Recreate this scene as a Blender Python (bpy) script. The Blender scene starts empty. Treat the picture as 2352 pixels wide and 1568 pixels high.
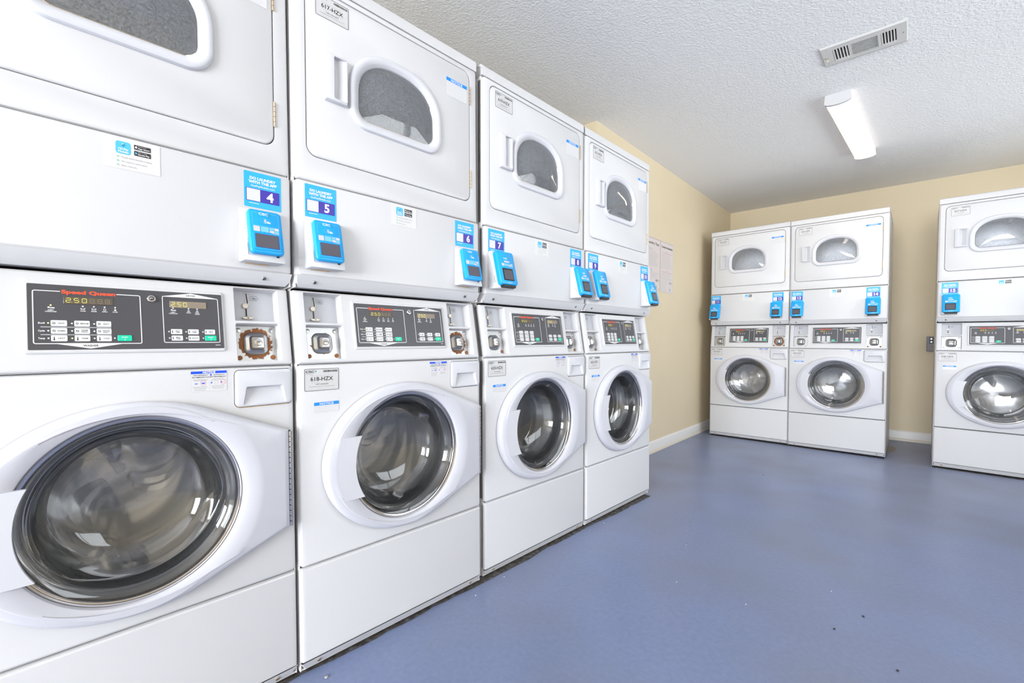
import bpy, bmesh, math, random
from mathutils import Vector, Matrix
from mathutils.geometry import tessellate_polygon
R = math.radians
random.seed(7)
scn = bpy.context.scene
COL = scn.collection
W = 0.670                      # width of one machine
ZC = 2.392                     # ceiling height

# ------------------------------------------------------------------ materials
MATS = {}
def nodes(name):
    m = bpy.data.materials.new(name); m.use_nodes = True
    nt = m.node_tree; b = nt.nodes['Principled BSDF']
    MATS[name] = m
    return m, nt, b
def mat(name, col, rough=.5, metal=0., coat=0., emit=None, estr=0., spec=.5, bump=None):
    m, nt, b = nodes(name)
    b.inputs['Base Color'].default_value = (*col, 1)
    b.inputs['Roughness'].default_value = rough
    b.inputs['Metallic'].default_value = metal
    b.inputs['Coat Weight'].default_value = coat
    b.inputs['Specular IOR Level'].default_value = spec
    if emit:
        b.inputs['Emission Color'].default_value = (*emit, 1); b.inputs['Emission Strength'].default_value = estr
    if bump:
        sc, st, dist = bump
        tc = nt.nodes.new('ShaderNodeTexCoord'); n = nt.nodes.new('ShaderNodeTexNoise'); bp = nt.nodes.new('ShaderNodeBump')
        n.inputs['Scale'].default_value = sc; n.inputs['Detail'].default_value = 4
        bp.inputs['Strength'].default_value = st; bp.inputs['Distance'].default_value = dist
        nt.links.new(tc.outputs['Object'], n.inputs['Vector']); nt.links.new(n.outputs['Fac'], bp.inputs['Height'])
        nt.links.new(bp.outputs['Normal'], b.inputs['Normal'])
    return m
def ramp(nt, fac, stops):
    r = nt.nodes.new('ShaderNodeValToRGB'); e = r.color_ramp.elements
    while len(e) < len(stops): e.new(.5)
    for i, (p, c) in enumerate(stops):
        e[i].position = p; e[i].color = (*c, 1)
    nt.links.new(fac, r.inputs['Fac']); return r.outputs['Color']
def tex(nt, kind, scale, coord='Object', detail=2, vec=None, **kw):
    n = nt.nodes.new(kind); n.inputs['Scale'].default_value = scale
    if 'Detail' in n.inputs: n.inputs['Detail'].default_value = detail
    for k, v in kw.items(): setattr(n, k, v)
    if vec is None:
        tc = nt.nodes.new('ShaderNodeTexCoord'); vec = tc.outputs[coord]
    nt.links.new(vec, n.inputs['Vector']); return n
def mix(nt, fac, a, b, blend='MIX'):
    n = nt.nodes.new('ShaderNodeMix'); n.data_type = 'RGBA'; n.blend_type = blend
    for sock, v in ((n.inputs[0], fac), (n.inputs[6], a), (n.inputs[7], b)):
        if isinstance(v, (int, float)): sock.default_value = v
        elif isinstance(v, tuple): sock.default_value = (*v, 1)
        else: nt.links.new(v, sock)
    return n.outputs[2]
def bump(nt, b, h, st, dist):
    bp = nt.nodes.new('ShaderNodeBump'); bp.inputs['Strength'].default_value = st; bp.inputs['Distance'].default_value = dist
    nt.links.new(h, bp.inputs['Height']); nt.links.new(bp.outputs['Normal'], b.inputs['Normal'])

mat('enamel', (.65, .645, .655), .36, spec=.28)
mat('cab_side', (.78, .76, .75), .4)
mat('door_plastic', (.595, .595, .64), .38, spec=.35)
mat('handle_plastic', (.62, .62, .655), .38, spec=.35)
mat('coin_plate', (.53, .54, .58), .42)
mat('chrome', (.72, .70, .70), .13, 1.)
mat('lock_steel', (.50, .50, .50), .24, 1.)
mat('brass', (.62, .50, .36), .35, .8)
mat('knob_metal', (.66, .60, .52), .35, .7)
mat('black', (.012, .012, .014), .4)
mat('gasket', (.022, .021, .023), .45)
mat('dark_gap', (.02, .018, .016), .9)
mat('membrane', (.062, .060, .068), .42, spec=.6)
mat('white_ink', (.82, .82, .82), .5)
mat('key_white', (.74, .74, .74), .45)
mat('key_green', (.0, .60, .36), .4)
mat('brand_orange', (.90, .085, .03), .5)
mat('led_window', (.115, .085, .062), .22)
mat('led_window_pale', (.30, .24, .18), .25)
mat('led_lit', (.55, .55, .12), .5, emit=(.75, .72, .12), estr=.55)
mat('led_dim', (.24, .22, .16), .5)
mat('led_dot', (.75, .75, .80), .4)
mat('led_dot_on', (.75, .75, .35), .4, emit=(.8, .8, .2), estr=.3)
mat('text_dark', (.035, .03, .03), .6)
mat('text_grey', (.36, .34, .34), .6)
mat('text_pale', (.62, .61, .62), .6)
mat('text_red', (.55, .2, .17), .6)
mat('label_white', (.62, .61, .61), .45)
mat('label_cream', (.70, .69, .685), .4)
mat('sticker_white', (.68, .68, .69), .35)
mat('sticker_blue', (.02, .42, .86), .4)
mat('sticker_navy', (.045, .025, .36), .4)
mat('notice_blue', (.0, .25, .85), .45)
mat('notice_deep', (.0, .07, .72), .45)
mat('notice_red', (.75, .12, .12), .5)
mat('reader_blue', (.006, .36, .80), .33)
mat('reader_tile', (.20, .56, .86), .4)
mat('reader_screen', (.10, .095, .115), .16)
mat('reader_mount', (.66, .66, .67), .42, spec=.3)
mat('app_blue', (.08, .50, .88), .4)
mat('app_green', (.15, .60, .30), .5)
mat('logo_teal', (.02, .28, .40), .4)
mat('rust', (.28, .105, .035), .8)
mat('rust_pale', (.62, .40, .20), .8)
mat('lamp_metal', (.58, .58, .585), .45)
mat('vent_white', (.62, .61, .59), .45)
mat('vent_white_lit', (.80, .80, .80), .4)  # lit copy of the vent white: light on the middle louvers painted in
mat('poster_paper', (.66, .595, .575), .7)
mat('baseboard', (.76, .74, .72), .45)
mat('shoe_mould', (.66, .60, .50), .6)
mat('box_grey', (.24, .225, .25), .5)
mat('door_paint', (.62, .58, .50), .5)
mat('frame_white', (.75, .75, .75), .5)
mat('foil', (.80, .84, .88), .22, .9)
mat('lint', (.85, .85, .85), .8)
mat('spill', (.36, .31, .27), .6)
m = mat('lamp_glow', (.9, .9, .9), .4, emit=(1., .88, .72), estr=8.5)
mat('lamp_side', (.8, .75, .7), .4, emit=(1., .78, .62), estr=.42)

# stainless drum with rows of drain holes, streaks of reflection painted in
m, nt, b = nodes('drum_steel')
n1 = tex(nt, 'ShaderNodeTexNoise', 14, detail=3)
b.inputs['Metallic'].default_value = .7; b.inputs['Roughness'].default_value = .10
c1 = ramp(nt, n1.outputs['Fac'], [(.25, (.84, .84, .85)), (.75, (.97, .97, .97))])
v = tex(nt, 'ShaderNodeTexVoronoi', 60); v.inputs['Randomness'].default_value = .12
dots = ramp(nt, v.outputs['Distance'], [(.17, (.05, .05, .05)), (.24, (1, 1, 1))])
tc = nt.nodes.new('ShaderNodeTexCoord'); mp = nt.nodes.new('ShaderNodeMapping'); mp.inputs['Location'].default_value = (-.335, -.566, 0)
sx = nt.nodes.new('ShaderNodeSeparateXYZ'); nt.links.new(tc.outputs['Object'], mp.inputs[0]); mz = nt.nodes.new('ShaderNodeVectorMath'); mz.operation = 'MULTIPLY'; mz.inputs[1].default_value = (1, 1, 0)
nt.links.new(mp.outputs[0], mz.inputs[0]); ln = nt.nodes.new('ShaderNodeVectorMath'); ln.operation = 'LENGTH'; nt.links.new(mz.outputs[0], ln.inputs[0]); nt.links.new(tc.outputs['Object'], sx.inputs[0])
cx_ = nt.nodes.new('ShaderNodeCombineXYZ'); nt.links.new(ln.outputs['Value'], cx_.inputs[0]); nt.links.new(sx.outputs['Z'], cx_.inputs[1])
nr = tex(nt, 'ShaderNodeTexNoise', 55, detail=4, vec=cx_.outputs[0])
c1 = mix(nt, .8, c1, ramp(nt, nr.outputs['Fac'], [(.35, (.72, .72, .74)), (.65, (1, 1, 1))]), 'MULTIPLY')  # ring streaks in the colour stand in for reflected light
nt.links.new(mix(nt, .9, c1, dots, 'MULTIPLY'), b.inputs['Base Color'])
bump(nt, b, nr.outputs['Fac'], .10, .002)
# galvanised dryer drum with spangle
m, nt, b = nodes('zinc')
v = tex(nt, 'ShaderNodeTexVoronoi', 90); n1 = tex(nt, 'ShaderNodeTexNoise', 240, detail=3)
c1 = mix(nt, .5, v.outputs['Color'], n1.outputs['Fac'])
bw = nt.nodes.new('ShaderNodeRGBToBW'); nt.links.new(c1, bw.inputs[0])
nt.links.new(ramp(nt, bw.outputs[0], [(.2, (.62, .63, .66)), (.8, (.92, .93, .96))]), b.inputs['Base Color'])
b.inputs['Metallic'].default_value = .25; b.inputs['Roughness'].default_value = .42
# clear door glass: thin, mostly see-through, reflecting at grazing angles
def glass(name, tint, ior, rough, extra, haze=0., refr=0.):
    m, nt, b = nodes(name); nt.nodes.remove(b)
    out = nt.nodes['Material Output']
    tr = nt.nodes.new('ShaderNodeBsdfTransparent'); tr.inputs[0].default_value = (*tint, 1)
    gl = nt.nodes.new('ShaderNodeBsdfGlossy'); gl.inputs['Roughness'].default_value = rough
    gl.inputs['Color'].default_value = (1, 1, 1, 1)
    fr = nt.nodes.new('ShaderNodeFresnel'); fr.inputs['IOR'].default_value = ior
    ad = nt.nodes.new('ShaderNodeMath'); ad.operation = 'ADD'; ad.inputs[1].default_value = extra; ad.use_clamp = True
    nt.links.new(fr.outputs[0], ad.inputs[0])
    ms = nt.nodes.new('ShaderNodeMixShader')
    nt.links.new(ad.outputs[0], ms.inputs[0]); nt.links.new(tr.outputs[0], ms.inputs[1]); nt.links.new(gl.outputs[0], ms.inputs[2])
    if refr:
        rf = nt.nodes.new('ShaderNodeBsdfRefraction'); rf.inputs['IOR'].default_value = 1.42; rf.inputs['Roughness'].default_value = 0; rf.inputs['Color'].default_value = (*tint, 1)
        m3 = nt.nodes.new('ShaderNodeMixShader'); m3.inputs[0].default_value = refr
        nt.links.new(tr.outputs[0], m3.inputs[1]); nt.links.new(rf.outputs[0], m3.inputs[2]); nt.links.new(m3.outputs[0], ms.inputs[1])
    if haze:                                                       # grey diffuse veil added so the dark windows look lighter
        df = nt.nodes.new('ShaderNodeBsdfDiffuse'); df.inputs[0].default_value = (.60, .62, .66, 1)
        n1 = tex(nt, 'ShaderNodeTexNoise', 210, detail=4); hz = nt.nodes.new('ShaderNodeMath'); hz.operation = 'MULTIPLY'; hz.inputs[1].default_value = haze*2
        nt.links.new(n1.outputs['Fac'], hz.inputs[0]); m2 = nt.nodes.new('ShaderNodeMixShader')
        nt.links.new(hz.outputs[0], m2.inputs[0]); nt.links.new(ms.outputs[0], m2.inputs[1]); nt.links.new(df.outputs[0], m2.inputs[2]); ms = m2
    nt.links.new(ms.outputs[0], out.inputs[0]); return m
glass('bowl_glass', (.96, .96, .96), 1.5, .015, .02, .02, .35)
glass('dryer_glass', (.93, .94, .96), 1.5, .03, .03, .22)
glass('window_glass', (.95, .97, .97), 1.45, .0, .0)
# coin vault plate: steel, with rust of its own around the lock
def vault(name, amount):
    m, nt, b = nodes(name)
    tc = nt.nodes.new('ShaderNodeTexCoord'); ln = nt.nodes.new('ShaderNodeVectorMath'); ln.operation = 'LENGTH'
    mp = nt.nodes.new('ShaderNodeMapping'); mp.inputs['Scale'].default_value = (1, 1, 0)
    nt.links.new(tc.outputs['Object'], mp.inputs[0]); nt.links.new(mp.outputs[0], ln.inputs[0])
    ring = ramp(nt, ln.outputs['Value'], [(.014, (0, 0, 0)), (.026, (1, 1, 1)), (.036, (.75, .75, .75)), (.052, (0, 0, 0))])
    n1 = tex(nt, 'ShaderNodeTexNoise', 130, detail=5)
    mu = nt.nodes.new('ShaderNodeMath'); mu.operation = 'MULTIPLY'
    nt.links.new(ring, mu.inputs[0]); nt.links.new(n1.outputs['Fac'], mu.inputs[1])
    f = ramp(nt, mu.outputs[0], [(max(.02, .52 - amount), (0, 0, 0)), (max(.06, .58 - amount), (1, 1, 1))])
    nt.links.new(mix(nt, f, (.50, .50, .50), (.27, .105, .04)), b.inputs['Base Color'])
    inv = nt.nodes.new('ShaderNodeMath'); inv.operation = 'MULTIPLY_ADD'; inv.inputs[1].default_value = -.85; inv.inputs[2].default_value = .85
    nt.links.new(f, inv.inputs[0]); nt.links.new(inv.outputs[0], b.inputs['Metallic'])
    ro = nt.nodes.new('ShaderNodeMath'); ro.operation = 'MULTIPLY_ADD'; ro.inputs[1].default_value = .5; ro.inputs[2].default_value = .33
    nt.links.new(f, ro.inputs[0]); nt.links.new(ro.outputs[0], b.inputs['Roughness'])
vault('vault_clean', .0); vault('vault_spotted', .06); vault('vault_rusty', .30)
# painted concrete floor
m, nt, b = nodes('floor_paint')
n1 = tex(nt, 'ShaderNodeTexNoise', 1.3, detail=4); n2 = tex(nt, 'ShaderNodeTexNoise', 60, detail=3); n3 = tex(nt, 'ShaderNodeTexNoise', 1.7, detail=2)
base = ramp(nt, n1.outputs['Fac'], [(.3, (.165, .212, .370)), (.7, (.195, .242, .405))])
base = mix(nt, .22, base, ramp(nt, n2.outputs['Fac'], [(.3, (.13, .17, .30)), (.7, (.25, .30, .49))]))
worn = ramp(nt, n3.outputs['Fac'], [(.38, (0, 0, 0)), (.75, (1, 1, 1))])
wf = nt.nodes.new('ShaderNodeMath'); wf.operation = 'MULTIPLY'; wf.inputs[1].default_value = .55; nt.links.new(worn, wf.inputs[0])
base = mix(nt, wf.outputs[0], base, (.18, .185, .21))
vs = tex(nt, 'ShaderNodeTexVoronoi', 3.7); vs.voronoi_dimensions = '2D'                          # scattered dark scuffs
sp = ramp(nt, vs.outputs['Distance'], [(.004, (.7, .7, .7)), (.014, (0, 0, 0))])
base = mix(nt, sp, base, (.05, .06, .10))
nt.links.new(base, b.inputs['Base Color'])
nt.links.new(ramp(nt, n3.outputs['Fac'], [(.3, (.30, .30, .30)), (.7, (.42, .42, .42))]), b.inputs['Roughness'])
b.inputs['Specular IOR Level'].default_value = .75
bump(nt, b, n2.outputs['Fac'], .10, .001)
# sprayed knock-down ceiling
m, nt, b = nodes('ceiling_texture')
b.inputs['Base Color'].default_value = (.84, .84, .845, 1); b.inputs['Roughness'].default_value = .55
n1 = tex(nt, 'ShaderNodeTexNoise', 85, detail=3); n2 = tex(nt, 'ShaderNodeTexVoronoi', 120)
h = mix(nt, .35, ramp(nt, n1.outputs['Fac'], [(.42, (0, 0, 0)), (.62, (1, 1, 1))]), n2.outputs['Distance'])
bump(nt, b, h, .38, .006)
# beige wall paint with roller stipple
m, nt, b = nodes('wall_paint')
n1 = tex(nt, 'ShaderNodeTexNoise', 160, detail=3); n2 = tex(nt, 'ShaderNodeTexNoise', 2.2, detail=3)
nt.links.new(ramp(nt, n2.outputs['Fac'], [(.3, (.675, .57, .395)), (.7, (.705, .595, .415))]), b.inputs['Base Color'])
b.inputs['Roughness'].default_value = .6; bump(nt, b, n1.outputs['Fac'], .12, .002)
# floor dirt, with the dark shade at the machine feet painted in
m, nt, b = nodes('grime_shade')
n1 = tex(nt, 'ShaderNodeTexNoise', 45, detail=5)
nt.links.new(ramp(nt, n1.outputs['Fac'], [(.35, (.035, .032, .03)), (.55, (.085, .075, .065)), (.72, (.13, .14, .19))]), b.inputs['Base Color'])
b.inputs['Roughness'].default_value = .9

# ------------------------------------------------------------------ mesh builder (x right, y up, z out of the face)
FONT = {}
def text_mesh(s, bold):
    k = (s, bold)
    if k not in FONT:
        cu = bpy.data.curves.new('t', 'FONT'); cu.body = s; cu.resolution_u = 3; cu.fill_mode = 'FRONT'; cu.offset = bold
        o = bpy.data.objects.new('t', cu); me = bpy.data.meshes.new_from_object(o)
        vs = [v.co.to_2d() for v in me.vertices]; fs = [tuple(p.vertices) for p in me.polygons]
        bpy.data.objects.remove(o); bpy.data.curves.remove(cu); bpy.data.meshes.remove(me)
        FONT[k] = (vs, fs)
    return FONT[k]
def rrect(x0, y0, x1, y1, r, n=6):
    r = max(min(r, (x1-x0)/2-1e-5, (y1-y0)/2-1e-5), 1e-5); p = []
    for cx, cy, a in ((x1-r, y0+r, -90), (x1-r, y1-r, 0), (x0+r, y1-r, 90), (x0+r, y0+r, 180)):
        for i in range(n+1):
            t = R(a+90*i/n); p.append((cx+r*math.cos(t), cy+r*math.sin(t)))
    return p
def circ(cx, cy, r, n=64): return [(cx+r*math.cos(2*math.pi*i/n), cy+r*math.sin(2*math.pi*i/n)) for i in range(n)]
def offset(pts, d):
    n = len(pts); out = []
    for i in range(n):
        a, p, c = Vector(pts[i-1]), Vector(pts[i]), Vector(pts[(i+1) % n])
        e1 = (p-a).normalized() if (p-a).length > 1e-9 else Vector((0, 0)); e2 = (c-p).normalized() if (c-p).length > 1e-9 else Vector((0, 0))
        t = (e1+e2)
        if t.length < 1e-6: t = e2 if e2.length else Vector((1, 0))
        t.normalize(); nn = Vector((-t.y, t.x)); q = p+nn*d; out.append((q.x, q.y))
    return out
class MB:
    def __init__(s): s.v = []; s.f = []; s.m = []; s.mats = []
    def mi(s, name):
        if name not in s.mats: s.mats.append(name)
        return s.mats.index(name)
    def loop(s, pts, z=None):
        i = len(s.v)
        s.v += [(p[0], p[1], p[2] if z is None else z) for p in pts]
        return list(range(i, i+len(pts)))
    def face(s, idx, m): s.f.append(tuple(idx)); s.m.append(s.mi(m))
    def bridge(s, a, b, m):
        n = len(a)
        for i in range(n): s.face((a[i], a[(i+1) % n], b[(i+1) % n], b[i]), m)
    def fill(s, lp, m, holes=(), flip=False):
        polys = [[Vector(s.v[i]) for i in lp]]+[[Vector(s.v[i]) for i in h] for h in holes]
        ids = list(lp)
        for h in holes: ids += list(h)
        for t in tessellate_polygon(polys):
            a, b, c = (s.v[ids[k]] for k in t)
            area = (b[0]-a[0])*(c[1]-a[1])-(b[1]-a[1])*(c[0]-a[0])
            if abs(area) < 1e-13: continue
            tri = [ids[k] for k in t]
            if (area < 0) != flip: tri.reverse()
            s.face(tri, m)
    def pan(s, outline, prof, m, holes=(), cap=True, ky=1.):
        """outline swept by (inset, z) steps from back to front, last one filled (with holes)"""
        ls = [s.loop([(p[0], o[1]+(p[1]-o[1])*ky) for p, o in zip(offset(outline, i), outline)], z) for i, z in prof]
        for a, b in zip(ls, ls[1:]): s.bridge(a, b, m)
        hl = [s.loop(h, prof[-1][1]) for h in holes]
        if cap: s.fill(ls[-1], m, hl)
        return ls, hl
    def plate(s, pts, z, m): l = s.loop(pts, z); s.fill(l, m); return l
    def rect(s, x0, y0, x1, y1, z, m): l = s.loop([(x0, y0), (x1, y0), (x1, y1), (x0, y1)], z); s.face(l, m)
    def box(s, x0, y0, z0, x1, y1, z1, m, bev=0.):
        s.pan(rrect(x0, y0, x1, y1, max(bev, 1e-5), 2 if bev else 1), [(0, z0), (0, z1-bev), (bev, z1)] if bev else [(0, z0), (0, z1)], m)
        l = s.loop(rrect(x0, y0, x1, y1, max(bev, 1e-5), 2 if bev else 1), z0); s.fill(l, m, flip=True)
    def lathe(s, cx, cy, prof, m, n=72, close=False):
        ls = []
        for r, z in prof:
            ls.append(s.loop(circ(cx, cy, max(r, 1e-5), n), z))
        for a, b in zip(ls, ls[1:]): s.bridge(a, b, m)
        if close: s.bridge(ls[-1], ls[0], m)
        return ls
    def disc(s, cx, cy, r, z0, z1, m, n=20):
        s.pan(circ(cx, cy, r, n), [(0, z0), (0, z1-.15*(z1-z0)), (.12*r, z1)], m)
    def text(s, st, x, y, h, z, m, w=None, align='c', bold=0., slant=0.):
        vs, fs = text_mesh(st, bold)
        if not vs: return
        x0 = min(v.x for v in vs); x1 = max(v.x for v in vs); k = h/.70
        kx = w/(x1-x0) if w else k
        ox = {'c': -(x0+x1)/2, 'l': -x0, 'r': -x1}[align]
        b = len(s.v)
        s.v += [(x+(v.x+ox)*kx+v.y*k*slant, y+v.y*k-h/2, z) for v in vs]
        for f in fs: s.face([b+i for i in f], m)
    def lines(s, x0, x1, y0, y1, n, z, m, th=.0012, ragged=.15, align='l'):
        for i in range(n):
            y = y0+(y1-y0)*i/max(n-1, 1); e = random.uniform(0, ragged)*(x1-x0)
            a, b = (x0, x1-e) if align == 'l' else (x0+e/2, x1-e/2)
            s.rect(a, y-th/2, b, y+th/2, z, m)
    def frame(s, outline, t, z, m):
        a = s.loop(outline, z); b = s.loop(offset(outline, t), z); s.bridge(a, b, m)
    def tube(s, pts, r, m, n=10):
        prev = None
        for i, p in enumerate(pts):
            p = Vector(p); d = (Vector(pts[min(i+1, len(pts)-1)])-Vector(pts[max(i-1, 0)])).normalized()
            u = d.orthogonal().normalized(); w = d.cross(u)
            if prev: u = (prev-d*prev.dot(d)).normalized(); w = d.cross(u)
            prev = u
            l = s.loop([tuple(p+u*r*math.cos(2*math.pi*k/n)+w*r*math.sin(2*math.pi*k/n)) for k in range(n)])
            if i: s.bridge(last, l, m)
            else: s.face(l[::-1], m)
            last = l
        s.face(last, m)
    def mesh(s, name, ang=32, smooth=True):
        me = bpy.data.meshes.new(name); me.from_pydata(s.v, [], s.f)
        for n in s.mats: me.materials.append(MATS[n])
        me.polygons.foreach_set('material_index', s.m)
        me.validate(); me.update()
        if smooth:
            me.polygons.foreach_set('use_smooth', [True]*len(me.polygons)); me.set_sharp_from_angle(angle=R(ang))
        return me
def obj(name, me, parent=None, M=None, label=None):
    o = bpy.data.objects.new(name, me.mesh(name) if isinstance(me, MB) else me); COL.objects.link(o)
    if parent: o.parent = parent
    if M is not None: o.matrix_local = M
    if label: o['label'] = label
    return o
def tag(o, label=None, cat=None, group=None, kind=None):
    for k, v in (('label', label), ('category', cat), ('group', group), ('kind', kind)):
        if v: o[k] = v
    return o
def FR(u=0., z=0., d=0., tilt=0.):                                  # face frame -> machine frame
    return Matrix.Translation((u, -d, z)) @ Matrix.Rotation(R(90-tilt), 4, 'X')
RIM = lambda r, z0: [(0, z0), (0, -r), (.12*r, -.5*r), (.42*r, -.16*r), (r, 0)]

# ------------------------------------------------------------------ machine parts (shared meshes, face frame: x = u, y = z, z = d)
TS = math.degrees(math.atan2(.035, .209))
CX, CY = .335, .566             # washer door centre
def me_cabinet():
    b = MB()
    prof = [(-.012, .012), (-.012, .866), (-.052, 1.075), (-.016, 1.078), (-.022, 1.941), (-.70, 1.941), (-.70, .012)]   # (d, z)
    for x0, x1 in ((0, .0025), (W-.0025, W)):
        a = b.loop([(x0, z, d) for d, z in prof]); c = b.loop([(x1, z, d) for d, z in prof])
        b.bridge(a, c, 'cab_side')
        for l, rev in ((a, False), (c, True)):
            P = [Vector((d, z, 0)) for d, z in prof]
            for t in tessellate_polygon([P]): b.face([l[k] for k in (t if rev else t[::-1])], 'cab_side')
    b.box(0, .012, -.703, W, 1.941, -.70, 'cab_side')
    b.box(.0025, .012, -.70, W-.0025, .016, -.014, 'cab_side')
    b.box(.0025, 1.937, -.70, W-.0025, 1.941, -.024, 'cab_side')
    b.box(.0025, .99, -.70, W-.0025, 1.0, -.06, 'dark_gap')
    b.box(.02, .02, -.045, W-.02, .30, -.04, 'dark_gap')
    for x in (.06, W-.06):
        for z in (-.08, -.62): b.box(x-.02, .0005, z-.02, x+.02, .013, z+.02, 'black')
    return b
def me_lower():
    b = MB(); o = rrect(0, .037, W, .3003, .006)
    b.pan(o, RIM(.014, -.02), 'enamel', ky=.45)
    l1 = b.loop([(.002, .0375, -.0015), (W-.002, .0375, -.0015)]); l2 = b.loop([(.016, .0135, -.013), (W-.016, .0135, -.013)])
    b.face((l1[0], l2[0], l2[1], l1[1]), 'enamel')
    l3 = b.loop([(0, .037, -.006), (0, .028, -.02), (.012, .0135, -.02)]); b.face((l1[0], l3[0], l3[1], l3[2], l2[0]), 'enamel')
    l4 = b.loop([(W, .037, -.006), (W, .028, -.02), (W-.012, .0135, -.02)]); b.face((l2[1], l4[2], l4[1], l4[0], l1[1]), 'enamel')
    return b
def me_screw(m='brass', r=.0058):
    b = MB(); b.pan(circ(0, 0, r, 16), [(0, -.003), (0, .001), (.25*r, .0022)], m)
    b.rect(-.7*r, -.16*r, .7*r, .16*r, .0024, 'black'); return b
DRAW = rrect(.5265, .7645, .6630, .8560, .011)
def drawer_outline():
    p = []
    for x, y in DRAW:                                             # bottom edge bows downwards
        if y < .80: y -= .0045*(1-((x-.5947)/.068)**2)*(.80-y)/.0355
        p.append((x, y))
    return p
def me_washer_front():
    b = MB(); o = rrect(0, .3032, W, .8642, .012)
    ls, hl = b.pan(o, RIM(.015, -.03), 'enamel', holes=[circ(CX, CY, .203, 96), offset(drawer_outline(), -.0016)], ky=.45)
    a = b.loop(circ(CX, CY, .203, 96), -.03); b.bridge(hl[0], a, 'enamel')
    a = b.loop(offset(drawer_outline(), -.0016), -.03); b.bridge(hl[1], a, 'dark_gap'); b.fill(a, 'dark_gap')
    return b
def me_drawer(rusty=False):
    b = MB(); o = drawer_outline()
    hole = []
    for x, y in rrect(.5435, .7665, .6475, .8135, .004, 4):
        t = (y-.7665)/.047; x = .5955+(x-.5955)*(1-.155*t)
        hole.append((x, y+.0025*(1-((x-.5955)/.05)**2)*t))
    ls, hl = b.pan(o, [(0, -.028), (0, .001), (.0008, .003), (.0025, .0045), (.006, .0055)], 'handle_plastic', holes=[hole])
    inn = []
    for x, y in hole:
        t = (y-.7665)/.049; inn.append((.5955+(x-.5955)*.95, .7675+t*.043, .0048-.015*max(t, 0)**.7))
    a = b.loop(inn); b.bridge(hl[0], a, 'handle_plastic')
    k = b.loop([(.5955, .792, -.006)])[0]
    for i in range(len(a)): b.face((a[i], a[(i+1) % len(a)], k), 'handle_plastic')
    if rusty:
        e = offset(o, -.0008)
        for i in range(len(e)):
            x, y = e[i]; x2, y2 = e[(i+1) % len(e)]
            if y < .772 and y2 < .772 or (x < .53 and y < .79):
                q = b.loop([(x, y, .0012), (x2, y2, .0012), (x2, y2-.0012, .0012), (x, y-.0012, .0012)]); b.face(q[::-1], 'rust' if x > .60 or x < .53 else 'rust_pale')
    return b
NW = 120
def door_R(phi):
    """outline of the washer door as a distance from its centre"""
    c, s = math.cos(phi), math.sin(phi)
    a, bb = .275, .231
    r = 1/math.sqrt((c/a)**2+(s/bb)**2)
    if c > 0:                                                      # hinge flap: straight edges from the tangent points out to the hinge line
        for sy in (1, -1):
            if s*sy >= 0:
                t0 = Vector((.105, sy*.2135)); t1 = Vector((.312, sy*.128)); e = t1-t0
                den = c*e.y-s*e.x
                if abs(den) > 1e-9:
                    rr = (t0.x*e.y-t0.y*e.x)/den; px = rr*c
                    if rr > 0 and px >= t0.x-1e-6: r = max(r, rr) if px <= t1.x else r
        rr = .312/c
        if abs(rr*s) <= .128+1e-6: r = rr
    return r
def me_washer_door():
    b = MB(); base = [2*math.pi*i/NW for i in range(NW)]
    corner = math.atan2(.128, .312)
    j = min(range(NW), key=lambda i: abs(base[i]-corner)); base[j] = corner; base[NW-j] = 2*math.pi-corner
    ph = base
    def rad(k, z): return b.loop([(CX+(door_R(p)-k)*math.cos(p), CY+(door_R(p)-k)*math.sin(p)) for p in ph], z)
    ls = [rad(i, z) for i, z in ((0, .002), (0, .014), (.0012, .0185), (.0042, .0228), (.009, .0258), (.015, .0274))]
    def ring(r0, k, z): return b.loop([(CX+min(door_R(p)-k, r0)*math.cos(p), CY+min(door_R(p)-k, r0)*math.sin(p)) for p in ph], z)
    ls.append(ring(.256, .019, .0280)); ls.append(ring(.249, .021, .0297)); ls.append(ring(.238, .024, .0300))
    for r, z in ((.222, .0287), (.206, .0258), (.2025, .024), (.2005, .019), (.2, .004)): ls.append(b.loop([(CX+r*math.cos(p), CY+r*math.sin(p)) for p in ph], z))
    for a, c in zip(ls, ls[1:]): b.bridge(a, c, 'door_plastic')
    return b
def me_door_grip():
    b = MB(); ys = [.468+(.650-.468)*i/16 for i in range(17)]
    L = []; 
    for y in ys:
        xr = CX-math.sqrt(max(.1865**2-(y-CY)**2, 0)); xl = CX-math.sqrt(.2400**2-(y-CY)**2)
        L.append((xl, xr, y))
    f = b.loop([(l, y, .0301) for l, r, y in L]+[(r, y, .0315) for l, r, y in L]+[(r+.001, y, .026) for l, r, y in L]+[(r-.022, y, .020) for l, r, y in L]+[(l+.002, y, .020) for l, r, y in L])
    n = len(ys)
    for k in range(4):
        for i in range(n-1): b.face((f[k*n+i], f[(k+1)*n+i], f[(k+1)*n+i+1], f[k*n+i+1]), 'handle_plastic')
    b.face([f[k*n] for k in range(5)][::-1], 'handle_plastic'); b.face([f[k*n+n-1] for k in range(5)], 'handle_plastic')
    return b
def me_trim():
    b = MB(); b.lathe(CX, CY, [(.2005, .012), (.1995, .0165), (.1975, .0185), (.1955, .017), (.1945, .013), (.1930, .0125), (.1915, .014), (.190, .012), (.189, .004), (.2, .002)], 'chrome', 96, True); return b
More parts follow.
